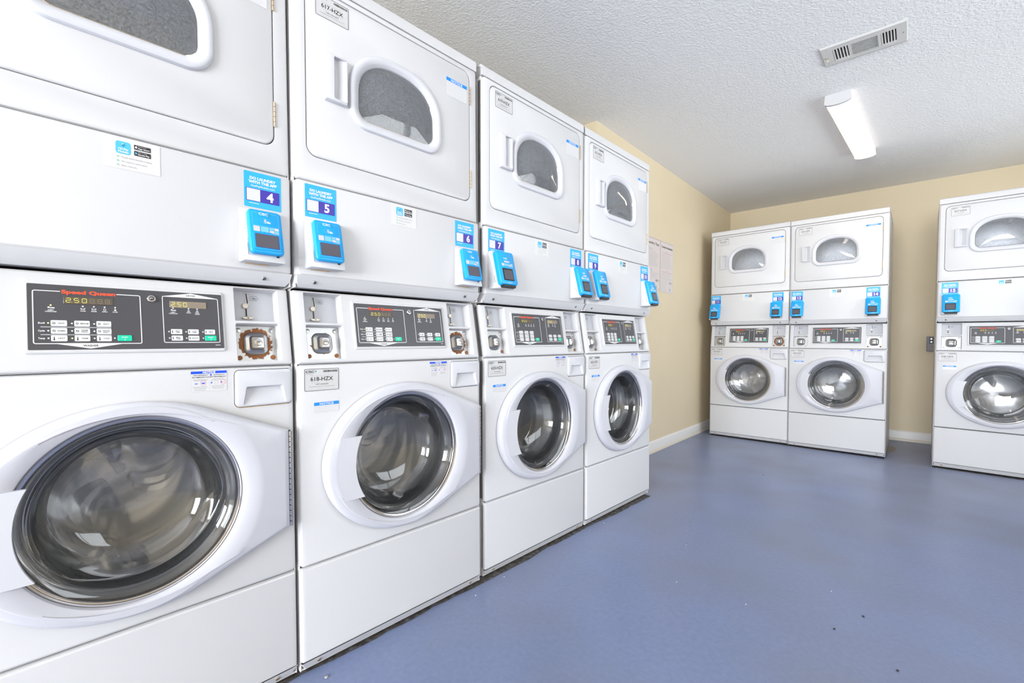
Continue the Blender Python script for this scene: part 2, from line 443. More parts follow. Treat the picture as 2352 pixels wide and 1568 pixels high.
def me_glass():
    b = MB(); p = [(.1905, .010), (.186, .0085), (.176, .004), (.168, -.004), (.163, -.018), (.158, -.040), (.149, -.062), (.132, -.082), (.105, -.096), (.07, -.104), (.035, -.107), (.001, -.108)]
    q = [(.1905, .002), (.184, -.004), (.178, -.012), (.174, -.022), (.171, -.036), (.166, -.056), (.157, -.078), (.139, -.099), (.109, -.108), (.072, -.112), (.036, -.1145), (.001, -.1150)]
    l1 = b.lathe(CX, CY, p, 'bowl_glass', 96); l2 = b.lathe(CX, CY, q[::-1], 'bowl_glass', 96)
    b.bridge(l2[-1], l1[0], 'bowl_glass'); b.face(l1[-1], 'bowl_glass'); b.face(l2[0][::-1], 'bowl_glass')
    return b
def me_gasket():
    b = MB(); b.lathe(CX, CY, [(.203, -.010), (.197, -.022), (.186, -.026), (.178, -.034), (.176, -.05), (.183, -.056), (.183, -.066), (.176, -.072), (.178, -.082), (.20, -.085)], 'gasket', 80); return b
def me_drum():
    b = MB(); b.lathe(CX, CY, [(.183, -.086), (.186, -.092), (.225, -.10), (.240, -.115), (.240, -.40), (.232, -.415), (.19, -.425), (.15, -.418), (.12, -.405), (.05, -.400), (.001, -.399)], 'drum_steel', 80)
    for k in range(3):                                             # lifters
        a = R(30+120*k); c, s = math.cos(a), math.sin(a); prev = None
        for z in (-.13, -.15, -.37, -.39):
            hgt = .05 if z in (-.15, -.37) else .012
            pts = []
            for t in (-.062, -.045, -.02, 0, .02, .045, .062):
                rr = .239-hgt*math.cos(t/.062*math.pi/2)**1.5
                pts.append((CX+c*rr-s*t, CY+s*rr+c*t, z))
            l = b.loop(pts)
            if prev:
                for i in range(6): b.face((l[i], l[i+1], prev[i+1], prev[i]), 'drum_steel')
            prev = l
    for k in range(3):                                             # raised arms added to imitate the lifters' reflections in the back plate
        a = R(95+120*k); prev = None
        for i in range(13):
            t = i/12; rr = .03+.165*t; an = a+.9*t*t; c, s = math.cos(an), math.sin(an); wd = .012+.020*math.sin(math.pi*min(t*1.1, 1))
            zz = -.400-.022*max(0, (rr-.12)/.08)**.7 if rr > .12 else -.400-.004*(rr/.12)
            l = b.loop([(CX+c*rr-s*q, CY+s*rr+c*q, zz+h) for q, h in ((-wd, -.004), (-wd*.6, .012), (0, .018), (wd*.6, .012), (wd, -.004))])
            if prev:
                for j in range(4): b.face((l[j], l[j+1], prev[j+1], prev[j]), 'drum_steel')
            prev = l
    return b
def me_hinge(h, r=.0032, m='brass', segs=5):
    b = MB()
    for i in range(segs):
        y0 = -h/2+h*i/segs; y1 = y0+h/segs*.9
        b.tube([(0, y0, .001), (0, y1, .001)], r, m, 10)
    b.box(-.010, -h/2, -.003, 0, h/2, -.0015, m); return b
def me_piano_hinge():
    b = MB(); h = .256; n = 18
    for i in range(n):
        y0 = -h/2+h*i/n; b.tube([(0, y0, 0), (0, y0+h/n*.86, 0)], .0045, 'chrome', 8)
    b.box(-.003, -h/2, -.012, .0025, h/2, -.004, 'black'); return b
# ---- slanted control panel
HOLES = {'L': (.0285, .1385), 'R': (.5350, .6410)}
def me_control():
    b = MB(); o = rrect(0, .0015, W, .2105, .006); hs = []
    for x0, x1 in HOLES.values(): hs += [rrect(x0, .0115, x1, .1125, .006), rrect(x0, .1165, x1, .2055, .004)]
    hs.append(rrect(.1660, .0385, .5115, .1885, .008))
    ls, hl = b.pan(o, RIM(.014, -.03), 'enamel', holes=hs, ky=.45)
    for k, (h, l) in enumerate(zip(hs[:4], hl[:4])):
        low = k % 2 == 0
        a = b.loop(offset(h, .0015), -.0015); c = b.loop(offset(h, .0025), -.031)
        b.bridge(l, a, 'enamel'); b.bridge(a, c, 'enamel'); b.fill(c, 'coin_plate')
    o2 = rrect(.1660, .0385, .5115, .1885, .008)
    a = b.loop(offset(o2, .0012), .0028); c = b.loop(offset(o2, .0045), .0042); d = b.loop(rrect(.1747, .0462, .5068, .1808, .002), .0036)
    b.bridge(hl[4], a, 'enamel'); b.bridge(a, c, 'enamel'); b.bridge(c, d, 'enamel'); b.fill(d, 'enamel')
    return b
SEG = {'2': 'abged', '5': 'afgcd', '0': 'abcdef', '8': 'abcdefg'}
def seven(b, x, y, w, h, ch, z, lit):
    t = w*.15
    bars = {'a': (0, h, 1), 'g': (0, h/2, 1), 'd': (0, 0, 1), 'f': (0, h/2, 0), 'b': (w, h/2, 0), 'e': (0, 0, 0), 'c': (w, 0, 0)}
    for k, (bx, by, hor) in bars.items():
        m = 'led_lit' if (lit and k in SEG[ch]) else 'led_dim'
        if hor: b.rect(x+t*.6, y+by-t/2, x+w-t*.6, y+by+t/2, z, m)
        else: b.rect(x+bx-t/2, y+by+t*.5, x+bx+t/2, y+by+h/2-t*.5, z, m)
    b.rect(x+w*1.18, y-t/2, x+w*1.18+t, y+t/2, z, 'led_lit' if lit and ch == '2' else 'led_dim')
def me_keypad():
    b = MB(); z = .0042
    b.plate(rrect(.1749, .0464, .5066, .1806, .0018), z, 'membrane'); z += .0003
    b.frame(rrect(.1818, .0582, .3490, .1678, .004), .0017, z, 'white_ink')
    b.frame(rrect(.3876, .0602, .4990, .1700, .004), .0015, z, 'white_ink')
    b.plate([(.215, .0582), (.315, .0582), (.265, .0484)][::-1], z, 'key_white')
    b.plate([(.388, .1694), (.4985, .1694), (.443, .1795)], z, 'key_white')
    z += .0002
    b.text('WASHER', .265, .0546, .0042, z, 'text_dark', .0235, bold=.01); b.text('DRYER', .443, .1735, .0036, z, 'text_dark', .018, bold=.01)
    b.rect(.2215, .1652, .3085, .1692, z-.0001, 'membrane')
    b.text('Speed Queen', .2650, .1668, .0072, z, 'brand_orange', .084, bold=.045)
    def dot(x, y, on=False): b.plate(circ(x, y, .0016, 10), z, 'led_dot_on' if on else 'led_dot')
    for x, y, l1, l2, on in ((.2075, .129, 'INSERT', 'COINS/CARD', True), (.2545, .129, 'WASH', None, 0), (.2715, .129, 'RINSE', None, 0), (.2885, .129, 'SPIN', None, 0), (.3055, .129, 'DOOR', None, 0),
                             (.4075, .1335, 'INSERT', 'COINS/CARD', 0), (.4375, .1335, 'DRYING', None, 0), (.4545, .1335, 'COOL', 'DOWN', 0)):
        dot(x, y+.0085, on)
        if l1 == 'INSERT':
            b.plate(circ(x-.003, y+.004, .0017, 10), z, 'white_ink'); b.rect(x+.0005, y+.0018, x+.0055, y+.0045, z, 'text_pale'); b.rect(x-.001, y+.0012, x-.0002, y+.0052, z, 'white_ink')
        elif l1 in ('WASH', 'RINSE'):
            b.plate([(x-.0036, y+.0052), (x-.003, y+.0012), (x+.003, y+.0012), (x+.0036, y+.0052), (x+.0028, y+.0052), (x+.0023, y+.002), (x-.0023, y+.002), (x-.0028, y+.0052)], z, 'white_ink'); b.rect(x-.0026, y+.0035, x+.0026, y+.0043, z, 'text_pale')
        elif l1 == 'DOOR': b.rect(x-.0017, y+.001, x+.0017, y+.0036, z, 'white_ink'); b.frame(rrect(x-.0012, y+.0034, x+.0012, y+.0056, .001), .0005, z, 'white_ink')
        elif l1 == 'SPIN': b.frame(circ(x, y+.0030, .0024, 14), .0008, z, 'white_ink')
        else: b.frame(circ(x, y+.0038, .0019, 12), .0007, z, 'white_ink'); b.rect(x-.003, y+.0008, x+.003, y+.0016, z, 'white_ink')
        b.text(l1, x, y-.0015, .0021, z, 'white_ink', .0085, bold=.03)
        if l2: b.text(l2, x, y-.0045, .0021, z, 'white_ink', .0165 if l2 != 'DOWN' else .0085, bold=.03)
    # washer keys
    for r_, (yy, nm, lab) in enumerate(((.1008, 'Soil', ('LIGHT', 'MEDIUM', 'HEAVY')), (.0851, 'Cycle', ('NORMAL', 'PERM PRESS', 'DELICATES BULKY')), (.0698, 'Temp', ('HOT', 'WARM', 'COLD')))):
        b.text(nm, .1985, yy, .0032, z, 'white_ink', .0095, 'r', bold=.03)
        for c_, x in enumerate((.2185, .2525, .2862)):
            b.plate(rrect(x-.0118, yy-.0061, x+.0118, yy+.0061, .0018, 3), z, 'key_white')
            dot(x-.0152, yy, (r_, c_) in ((0, 0), (2, 1)))
            [b.text(t_, x+.0035, yy+(.0017-.0034*k_ if ' ' in lab[c_] else 0), .0023 if ' ' in lab[c_] else .0026, z+.0002, 'text_dark', .0118 if len(t_) > 5 else .0095, bold=.01) for k_, t_ in enumerate(lab[c_].split())]
            if r_ == 2: b.rect(x-.0078, yy-.003, x-.0066, yy+.003, z+.0002, 'text_dark'); b.plate(circ(x-.0072, yy-.0028, .0013, 8), z+.0002, 'text_dark')
            else: b.frame(circ(x-.0072, yy, .0022, 10), .0009, z+.0002, 'text_dark')
        if r_ < 2: b.rect(.1925, yy-.0084, .2982, yy-.0075, z, 'white_ink')
    dot(.3030, .0705)
    for x, yy, lab in ((.4120, .0863, 'HIGH TEMP'), (.4445, .0863, 'LOW TEMP'), (.4780, .0863, 'NO HEAT'), (.4126, .0711, 'MED TEMP'), (.4450, .0711, 'DELICATES')):
        b.plate(rrect(x-.0108, yy-.0060, x+.0108, yy+.0060, .0018, 3), z, 'key_white'); dot(x-.0143, yy)
        [b.text(t_, x+.0020, yy+(.0017-.0034*k_ if ' ' in lab else 0), .0023, z+.0002, 'text_dark', .0125 if len(t_) > 5 else .0085, bold=.01) for k_, t_ in enumerate(lab.split())]; b.rect(x-.0085, yy-.003, x-.0072, yy+.003, z+.0002, 'text_dark')
    dot(.4640, .0711)
    b.rect(.4880, .0535, .4985, .0550, z, 'text_pale')
    return b
def me_start(): 
    b = MB(); b.pan(rrect(-.0120, -.0064, .0120, .0064, .0018, 3), [(0, 0), (0, .0004), (.0008, .0009)], 'key_green')
    b.text('START', 0, .0017, .0028, .0011, 'white_ink', .011, bold=.02); b.frame(circ(0, -.0032, .0014, 10), .0005, .0011, 'white_ink'); return b
def me_display(w, h, digits, wm):
    b = MB(); b.pan(rrect(-w/2, -h/2, w/2, h/2, .0012, 3), [(0, 0), (0, .0005), (.0004, .0008)], wm)
    n = 6; dw = w*.088
    for i in range(n): seven(b, -w/2+w*(.05+.158*i), -h*.29, dw, h*.58, (digits+'888')[i], .0011, i < len(digits))
    return b
def me_keylock():
    b = MB(); b.pan(circ(0, 0, .0082, 28), [(0, 0), (0, .0035), (.0012, .005), (.0026, .0052)], 'chrome'); b.frame(circ(0, 0, .0046, 20), .0014, .0058, 'black'); b.disc(0, 0, .0031, .004, .0062, 'lock_steel'); b.rect(-.0006, -.004, .0006, -.0012, .0064, 'black'); return b
def me_coinslot():                                                 # on the back of the upper recess
    b = MB(); z = .0004
    b.plate([(-.0060, .040), (.0002, .040), (.0020, .0145), (.0052, .0105), (.0052, .0085), (-.0002, .0070), (-.0015, -.006), (-.012, -.006), (-.0125, .002), (-.006, .010)][::-1], z, 'label_white')
    b.plate([(-.0042, .038), (-.0016, .038), (.0006, .013), (-.0022, .009)][::-1], z+.0004, 'black')
    b.disc(-.0075, .0035, .0070, z, .005, 'knob_metal', 24)
    b.rect(-.0078, -.0275, -.0026, -.0035, z, 'label_white'); b.rect(-.0070, -.0270, -.0034, -.0035, z+.0004, 'black')
    b.pan([(x*.0135-.0035, y*.0036-.0295) for x, y in circ(0, 0, 1, 20)], [(0, z), (0, .006), (.0008, .0072)], 'knob_metal'); b.rect(-.0055, -.0305, -.001, -.0285, .0076, 'black')
    b.frame([(.0045, .0255), (.0085, .0195), (.0215, .0195), (.0255, .0255), (.0215, .0315), (.0085, .0315)], .0006, z, 'text_dark')
    b.text('25¢', .015, .0255, .0045, z, 'text_dark', bold=.01)
    return b
def me_vault(m):
    b = MB(); b.pan(rrect(-.0515, -.0485, .0515, .0475, .002, 2), [(0, 0), (0, .0015), (.0006, .002)], m)
    o = rrect(-.0300, -.0305, .0300, .0305, .019, 8)
    b.pan(o, [(0, .002), (.0010, .0048), (.0035, .0076), (.008, .0098), (.0118, .0118), (.0135, .0150), (.0145, .0205), (.0160, .0228), (.0185, .0236)], 'lock_steel' if m != 'vault_rusty' else 'lock_steel')
    b.disc(0, 0, .0095, .0215, .0255, 'chrome', 24); b.rect(-.0035, -.0002, .0035, .0016, .0259, 'black'); b.rect(.0015, -.0045, .0032, .0002, .0259, 'black')
    for k, (x, y) in enumerate(((-.040, .036), (.040, .036), (-.040, -.037), (.040, -.037))):
        b.disc(x, y, .0062, .002, .0042, 'rust' if (m != 'vault_clean' and y < 0) else 'lock_steel', 16)
    return b
# ---- access panel and dryer
def me_middle():
    b = MB(); o = rrect(0, 1.1080, W, 1.3722, .010)
    b.pan(o, RIM(.015, -.03), 'enamel', ky=.45)
    l1 = b.loop([(.001, 1.1105, -.0006), (W-.001, 1.1105, -.0006)]); l2 = b.loop([(.004, 1.090, -.010), (W-.004, 1.090, -.010)]); l3 = b.loop([(.012, 1.0785, -.022), (W-.012, 1.0785, -.022)]); l4 = b.loop([(.012, 1.0785, -.06), (W-.012, 1.0785, -.06)])
    for a, c in ((l1, l2), (l2, l3), (l3, l4)): b.face((a[0], c[0], c[1], a[1]), 'enamel')
    e = b.loop([(0, 1.1085, -.012), (0, 1.088, -.03), (.008, 1.0785, -.06)]); b.face((l1[0], e[0], e[1], e[2], l4[0], l3[0], l2[0]), 'enamel')
    e = b.loop([(W, 1.1085, -.012), (W, 1.088, -.03), (W-.008, 1.0785, -.06)]); b.face((l2[1], l3[1], l4[1], e[2], e[1], e[0], l1[1]), 'enamel')
    return b
DOOR = (.0355, 1.4475, .6310, 1.9185)
def me_dryer_front():
    b = MB(); o = rrect(0, 1.3752, W, 1.9395, .012); h = rrect(DOOR[0]-.003, DOOR[1]-.003, DOOR[2]+.003, DOOR[3]+.003, .030)
    ls, hl = b.pan(o, RIM(.015, -.03), 'enamel', holes=[h], ky=.45)
    a = b.loop(offset(h, .001), -.004); c = b.loop(offset(h, .001), -.016); d = b.loop(offset(h, .045), -.016)
    b.bridge(hl[0], a, 'enamel'); b.bridge(a, c, 'enamel'); b.bridge(c, d, 'enamel')
    return b
def win(grow=0.):
    """dryer window: flat bottom with round corners, straight lower sides, arched top (counter-clockwise)"""
    cx, yb, ym = .327, 1.598-grow, 1.680; hw, ht = .139+grow, .108+grow; r = .034+grow*.8; p = []
    for i in range(9):
        t = R(-90+90*i/8); p.append((cx+hw-r+r*math.cos(t), yb+r+r*math.sin(t)))
    for i in range(25):
        t = R(180*i/24); e = .86
        x, y = math.cos(t), math.sin(t)
        p.append((cx+hw*math.copysign(abs(x)**e, x), ym+ht*abs(y)**.94))
    for i in range(9):
        t = R(180+90*i/8); p.append((cx-hw+r+r*math.cos(t), yb+r+r*math.sin(t)))
    return p
def me_dryer_door():
    b = MB(); o = rrect(*DOOR, .028)
    ls, hl = b.pan(o, [(0, -.014), (0, -.003), (.0005, -.0012), (.0018, 0), (.004, .0008)], 'enamel', holes=[win(.024)])
    a = b.loop(win(.024), -.014); b.bridge(hl[0], a, 'enamel')
    return b
def me_bezel():
    b = MB(); ls = [b.loop(win(g), z) for g, z in ((.030, .0008), (.0295, .0055), (.0265, .0095), (.022, .0112), (.014, .0108), (.007, .0075), (.001, .002), (0., -.004), (.003, -.03))]
    for a, c in zip(ls, ls[1:]): b.bridge(a, c, 'handle_plastic')
    return b
def me_dryer_glass():
    b = MB(); o = win(.0005); ls = [b.loop(o, -.006)]
    for k in (1., .985, .95, .88, .78, .66, .52, .37, .22, .09): ls.append(b.loop([(.327+(x-.327)*k, 1.692+(y-1.692)*k, -.0025+.0150*(1-k*k)) for x, y in o]))
    for a, c in zip(ls, ls[1:]): b.bridge(a, c, 'dryer_glass')
    c = b.loop([(.327, 1.692, .0126)])[0]
    for q in range(len(o)): b.face((ls[-1][q], ls[-1][(q+1) % len(o)], c), 'dryer_glass')
    return b
def me_window_seal():
    b = MB(); ls = [b.loop(win(g), z) for g, z in ((.0006, -.002), (-.0022, -.0008), (-.0035, -.003), (-.0035, -.012))]
    for a, c in zip(ls, ls[1:]): b.bridge(a, c, 'chrome')
    return b
def me_dryer_handle():
    b = MB(); o = rrect(.0820, 1.6140, .1500, 1.7480, .005, 4); h = rrect(.1085, 1.6225, .1485, 1.7410, .003, 4)
    ls, hl = b.pan(o, [(0, .0008), (0, .010), (.002, .0145), (.0045, .016)], 'handle_plastic', cap=False)
    # rim pieces around the scoop
    top = ls[-1]; b.fill(top, 'handle_plastic', [hl0 := b.loop(h, .016)])
    inn = b.loop([(x*.96+.0055, y, .016-.021*max(0, min(1, (.1485-x)/.040))**.8) for x, y in h])
    b.bridge(hl0, inn, 'handle_plastic'); k = b.loop([(.132, 1.682, .0035)])[0]
    for i in range(len(inn)): b.face((inn[i], inn[(i+1) % len(inn)], k), 'handle_plastic')
    return b
def me_dryer_drum():
    b = MB(); cx, cy = .330, 1.660
    b.lathe(cx, cy, [(.235, -.06), (.262, -.065), (.262, -.52), (.20, -.53), (.001, -.535)], 'zinc', 64)
    a = b.loop(win(.004), -.03); c = b.loop(win(.010), -.062); b.bridge(a, c, 'coin_plate')
    for k in range(3):
        t = R(70+120*k); c, s = math.cos(t), math.sin(t); prev = None
        for z in (-.10, -.50):
            l = b.loop([(cx+c*r_-s*q, cy+s*r_+c*q, z) for r_, q in ((.261, -.03), (.20, -.008), (.20, .008), (.261, .03))])
            if prev:
                for i in range(3): b.face((l[i], l[i+1], prev[i+1], prev[i]), 'zinc')
            prev = l
    return b
def me_cap():
    b = MB(); prof = [(-.70, 1.9425), (-.0035, 1.9425), (-.0035, 1.972), (-.0065, 1.980), (-.014, 1.9855), (-.024, 1.9865), (-.70, 1.9865)]
    cz, cd = 1.964, -.30; prev = None
    for x, k in ((.0045, .009), (.0012, .004), (0, 0), (0, 0)) + ((W, 0), (W-.0012, .004), (W-.0045, .009)):
        pts = []
        for d, z in prof: pts.append((x, z-(k if z > 1.97 else 0), d-(k*.8 if d > -.1 else 0)))
        l = b.loop(pts)
        if prev: b.bridge(prev, l, 'enamel')
        else: b.face(l, 'enamel')
        prev = l
    b.face(prev[::-1], 'enamel'); return b
# ---- stickers
def leaf(b, x, y, s, z):
    b.plate([(x, y+s), (x-.8*s, y+.1*s), (x, y-s), (x+.75*s, y+.2*s)], z, 'logo_teal'); b.plate([(x, y+s), (x+.15*s, y+.1*s), (x+.75*s, y+.2*s)][::-1], z+.0001, 'sticker_blue')
def me_asset(code):
    w, h = .0990, .0630; b = MB(); z = .0007
    b.pan(rrect(0, 0, w, h, .004, 4), [(0, 0), (0, .0004)], 'label_white')
    b.frame(rrect(.0008, .0008, w-.0008, h-.0008, .0035, 4), .0011, z, 'text_dark')
    b.text('CSC', .0042, h-.0085, .0062, z, 'text_dark', .0245, 'l', bold=.03); leaf(b, .0325, h-.0080, .0030, z)
    b.text('ServiceWorks', .0045, h-.0150, .0020, z, 'text_grey', .0200, 'l')
    x = .054
    while x < .094:
        k = random.choice((.0005, .0008, .0012)); b.rect(x, h-.0112, min(x+k, .095), h-.0052, z, 'text_dark'); x += k+random.choice((.0005, .0009))
    b.text('Please use this number when requesting service', w/2, h-.0195, .0014, z, 'text_grey', .060)
    b.text(code, w/2, h-.0290, .0110, z, 'text_dark', .0640, bold=.012)
    b.text('For Service', .030, h-.0395, .0016, z, 'text_grey', .019); b.text('Para Servicio', .070, h-.0395, .0016, z, 'text_grey', .021)
    b.text('1-877-264-6622', w/2, h-.0440, .0034, z, 'text_dark', .036)
    b.lines(.013, w-.013, h-.0505, h-.0505, 1, z, 'text_grey', .0011, .05, 'c'); b.lines(.010, w-.010, h-.0545, h-.0575, 2, z, 'text_pale', .0009, .1, 'c')
    return b
def me_notice(w, h, bar, n):
    b = MB(); z = .0006; b.pan(rrect(0, 0, w, h, .0008, 2), [(0, 0), (0, .0003)], 'sticker_white')
    b.rect(0, h-bar, w, h, z, 'notice_blue'); b.text('NOTICE', w/2, h-bar/2, bar*.66, z+.0002, 'white_ink', w*.56, bold=.02)
    b.lines(w*.05, w*.95, h-bar-.004, .004, n, z, 'text_pale', .0010, .25); b.frame([(0, 0), (w, 0), (w, h-bar), (0, h-bar)], .0005, z, 'text_pale')
    return b
def me_detergent():
    w, h = .0740, .0480; b = MB(); z = .0006; b.pan(rrect(0, 0, w, h, .0008, 2), [(0, 0), (0, .0003)], 'sticker_white')
    b.rect(0, h-.0062, w, h, z, 'notice_deep'); b.text('NOTICE', w/2, h-.0031, .0043, z+.0002, 'white_ink', .026, bold=.045)
    b.text('HIGH EFFICIENCY', .020, h-.0098, .0026, z, 'text_dark', .030, bold=.01); b.plate(circ(.0405, h-.0098, .0020, 12), z, 'notice_deep'); b.text('DETERGENT IS', .0575, h-.0098, .0026, z, 'text_dark', .023, bold=.01)
    b.text('RECOMMENDED FOR BEST PERFORMANCE', w/2, h-.0145, .0026, z, 'text_dark', .069, bold=.01)
    b.rect(.0365, .001, .0370, h-.017, z, 'text_pale'); b.frame([(0, 0), (w, 0), (w, h), (0, h)], .0004, z, 'text_pale')
    b.lines(.004, .034, h-.0195, h-.0225, 2, z, 'text_grey', .0009, .3, 'c'); b.lines(.040, .071, h-.0195, h-.0225, 2, z, 'text_grey', .0009, .3, 'c')
    b.rect(.0075, h-.0305, .0135, h-.0288, z, 'notice_deep'); b.plate([(.0215, h-.0270), (.0220, h-.0305), (.0275, h-.0305), (.0280, h-.0270), (.0247, h-.0282)], z, 'notice_deep'); b.frame(circ(.0248, h-.0285, .0058, 18), .0006, z, 'notice_red')
    b.plate([(.0395, h-.0290), (.0420, h-.0305), (.0437, h-.0280), (.0412, h-.0265)], z, 'notice_deep'); b.frame(circ(.0515, h-.0285, .0042, 14), .0004, z, 'text_grey'); b.plate([(.0605, h-.0285), (.0625, h-.0300), (.0640, h-.0275), (.0620, h-.0262)], z, 'notice_deep'); b.frame(circ(.0660, h-.0280, .0058, 18), .0006, z, 'notice_red'); b.rect(.0618, h-.0283, .0702, h-.0277, z, 'notice_red')
    b.lines(.003, .034, h-.0375, h-.0450, 3, z, 'text_grey', .0009, .3, 'c'); b.lines(.040, .071, h-.0365, h-.0430, 3, z, 'text_grey', .0009, .3, 'c')
    return b
def me_app():
    w, h = .0960, .0670; b = MB(); z = .0007; b.pan(rrect(0, 0, w, h, .0008, 2), [(0, 0), (0, .0004)], 'label_cream')
    b.plate(rrect(.0200, h-.0345, .0450, h-.0080, .005, 4), z, 'app_blue'); z2 = z+.0002
    b.plate([(.0325, h-.0120), (.0290, h-.0150), (.0325, h-.0200), (.0362, h-.0150)], z2, 'logo_teal'); b.plate([(.0325, h-.0112), (.0290, h-.0150), (.0325, h-.0140)], z2+.0001, 'white_ink')
    b.text('CSCPay', .0325, h-.0240, .0040, z2, 'white_ink', .0175, bold=.03); b.text('Mobile', .0325, h-.0298, .0040, z2, 'white_ink', .0175, bold=.03)
    for y, a, t in ((h-.0140, 'Download on the', 'App Store'), (h-.0270, 'GET IT ON', 'Google Play')):
        b.plate(rrect(.0505, y-.0052, .0795, y+.0052, .0012, 3), z, 'text_dark'); b.text(t, .0570, y-.0014, .0032, z2, 'white_ink', .0200, 'l', bold=.02); b.text(a, .0570, y+.0029, .0014, z2, 'white_ink', .0150, 'l')
        if t[0] == 'A': b.plate(circ(.0540, y-.0003, .0021, 12), z2, 'white_ink'); b.rect(.0539, y+.0017, .0546, y+.0034, z2, 'white_ink')
        else: b.plate([(.0525, y-.0030), (.0562, y), (.0525, y+.0030)], z2, 'app_blue')
    for k, t in enumerate(('Know when laundry is done.', 'No need to carry cards.', 'Earn rewards.')):
        y = h-.0412-.0088*k; b.frame(circ(.0235, y, .0020, 12), .0008, z, 'app_green'); b.text(t, .0295, y, .0030, z, 'text_grey', (.0520, .0440, .0260)[k], 'l')
    return b
def me_number(num, wide=.0885):
    w, h = wide, .0900; b = MB(); z = .0007
    b.pan(rrect(0, 0, w, h, .0022, 3), [(0, 0), (0, .0004)], 'sticker_blue')
    b.text('DO LAUNDRY', w/2, h-.0155, .0066, z, 'white_ink', w*.70, bold=.045); b.text('WITH THE APP', w/2, h-.0250, .0066, z, 'white_ink', w*.76, bold=.045)
    b.text('GetPayMobile.com', w/2, h-.0345, .0048, z, 'white_ink', w*.64, bold=.01)
    b.plate(rrect(.0045, .0155, w-.0045, .0485, .0010, 2), z, 'sticker_navy')
    b.rect(.0058, .0168, w*.42, .0472, z+.0002, 'sticker_white')
    b.text(str(num), w*.69, .0325, .0225, z+.0002, 'white_ink', None, bold=.035)
    b.rect(.011, .0100, .034, .0112, z, 'white_ink')
    return b
# ---- card readers (tilted frame, origin at the middle of the lower edge of the housing)
def reader_graphics(b, w, h, z, old):
    b.text('CSC', -.004, h*(.905 if old else .775), .0062, z, 'white_ink', .0215, bold=.03); leaf(b, .0115, h*(.905 if old else .775), .0042, z)
    if old:
        y = h*.745
        for k in range(3):
            a = [(.0, .0), ]; r = .0035+.0022*k
            o = [(r*math.cos(R(t))-.006, y+r*math.sin(R(t))) for t in range(-50, 51, 20)]; i = [((r-.001)*math.cos(R(t))-.006, y+(r-.001)*math.sin(R(t))) for t in range(50, -51, -20)]
            l = b.loop(o+i, z); b.fill(l, 'white_ink')
        b.frame([(x*.0125, y+yy*.0065) for x, yy in circ(0, 0, 1, 22)], .0006, z, 'reader_tile'); b.plate([(.002, y-.004), (.011, y-.0055), (.012, y-.0025), (.004, y+.001)], z, 'white_ink')
    else:
        b.plate(rrect(-.0145, h*.655, .0135, h*.705, .001, 2), z, 'label_white'); b.lines(-.012, .011, h*.680, h*.680, 1, z+.0002, 'text_pale', .0030, 0)
    y0, y1 = (h*.490, h*.610) if old else (h*.545, h*.625)
    b.rect(-.0300, y0, -.0150, y1, z, 'label_white'); b.rect(-.0130, y0, .0060, y1, z, 'reader_tile')
    ym = (y0+y1)/2; b.rect(.0075, ym+.0004, .0185, y1, z, 'reader_tile'); b.rect(.0195, ym+.0004, .0300, y1, z, 'label_white'); b.rect(.0075, y0, .0185, ym-.0006, z, 'label_white'); b.rect(.0195, y0, .0300, ym-.0006, z, 'reader_tile')
    b.rect(.0140, y0-.0022, .0300, y0-.0008, z, 'label_white')
def me_reader(old):
    b = MB()
    if old:
        w, h = .079, .116; o = rrect(-w/2, 0, w/2, h, .010, 6)
        b.pan(o, [(.002, -.012), (0, -.008), (0, .0045), (.0018, .0068), (.0045, .0078)], 'reader_blue')
        b.frame(rrect(-.0310, h*.62, .0310, h-.008, .004, 4), .0007, .0080, 'reader_tile')
        b.pan(rrect(-.0335, .0075, .0325, h*.455, .004, 4), [(0, .0078), (.0008, .0096), (.0030, .0100)], 'reader_blue')
        reader_graphics(b, w, h, .0082, True)
        for k in range(4): b.plate(circ(-.017+.011*k, h*.468, .0008, 8), .0083, 'black')
    else:
        w, h = .0945, .136; p = rrect(-w/2, 0, w/2, h, .012, 6)
        b.pan(p, [(.002, -.014), (0, -.010), (0, .0060), (.0022, .0105), (.0055, .0125)], 'reader_blue')
        reader_graphics(b, w, h, .0130, False)
        b.text('CSC', 0, h*.055, .0034, .0130, 'white_ink', .022, bold=.02); b.plate(rrect(-.006, h*.955, .006, h*.968, .0005, 2), .0130, 'reader_tile')
    return b
def me_screen(old):
    b = MB()
    if old: b.pan(rrect(-.0275, .0140, .0265, .0490, .0012, 2), [(0, .0098), (0, .0102), (.0004, .0106)], 'reader_screen'); b.frame(rrect(-.0282, .0133, .0272, .0497, .0014, 2), .0008, .0106, 'sticker_navy')
    else:
        b.pan(rrect(-.0305, .0165, .0255, .0650, .003, 3), [(0, .0122), (0, .0136), (.0006, .0140)], 'black'); b.plate(rrect(-.0262, .0205, .0212, .0585, .0008, 2), .0143, 'reader_screen')
    return b
def me_slot():
    b = MB(); b.box(-.034, -.0085, -.010, .034, .0015, .0085, 'black', .0012); b.rect(-.030, -.0045, .030, -.0028, .0088, 'reader_screen'); return b
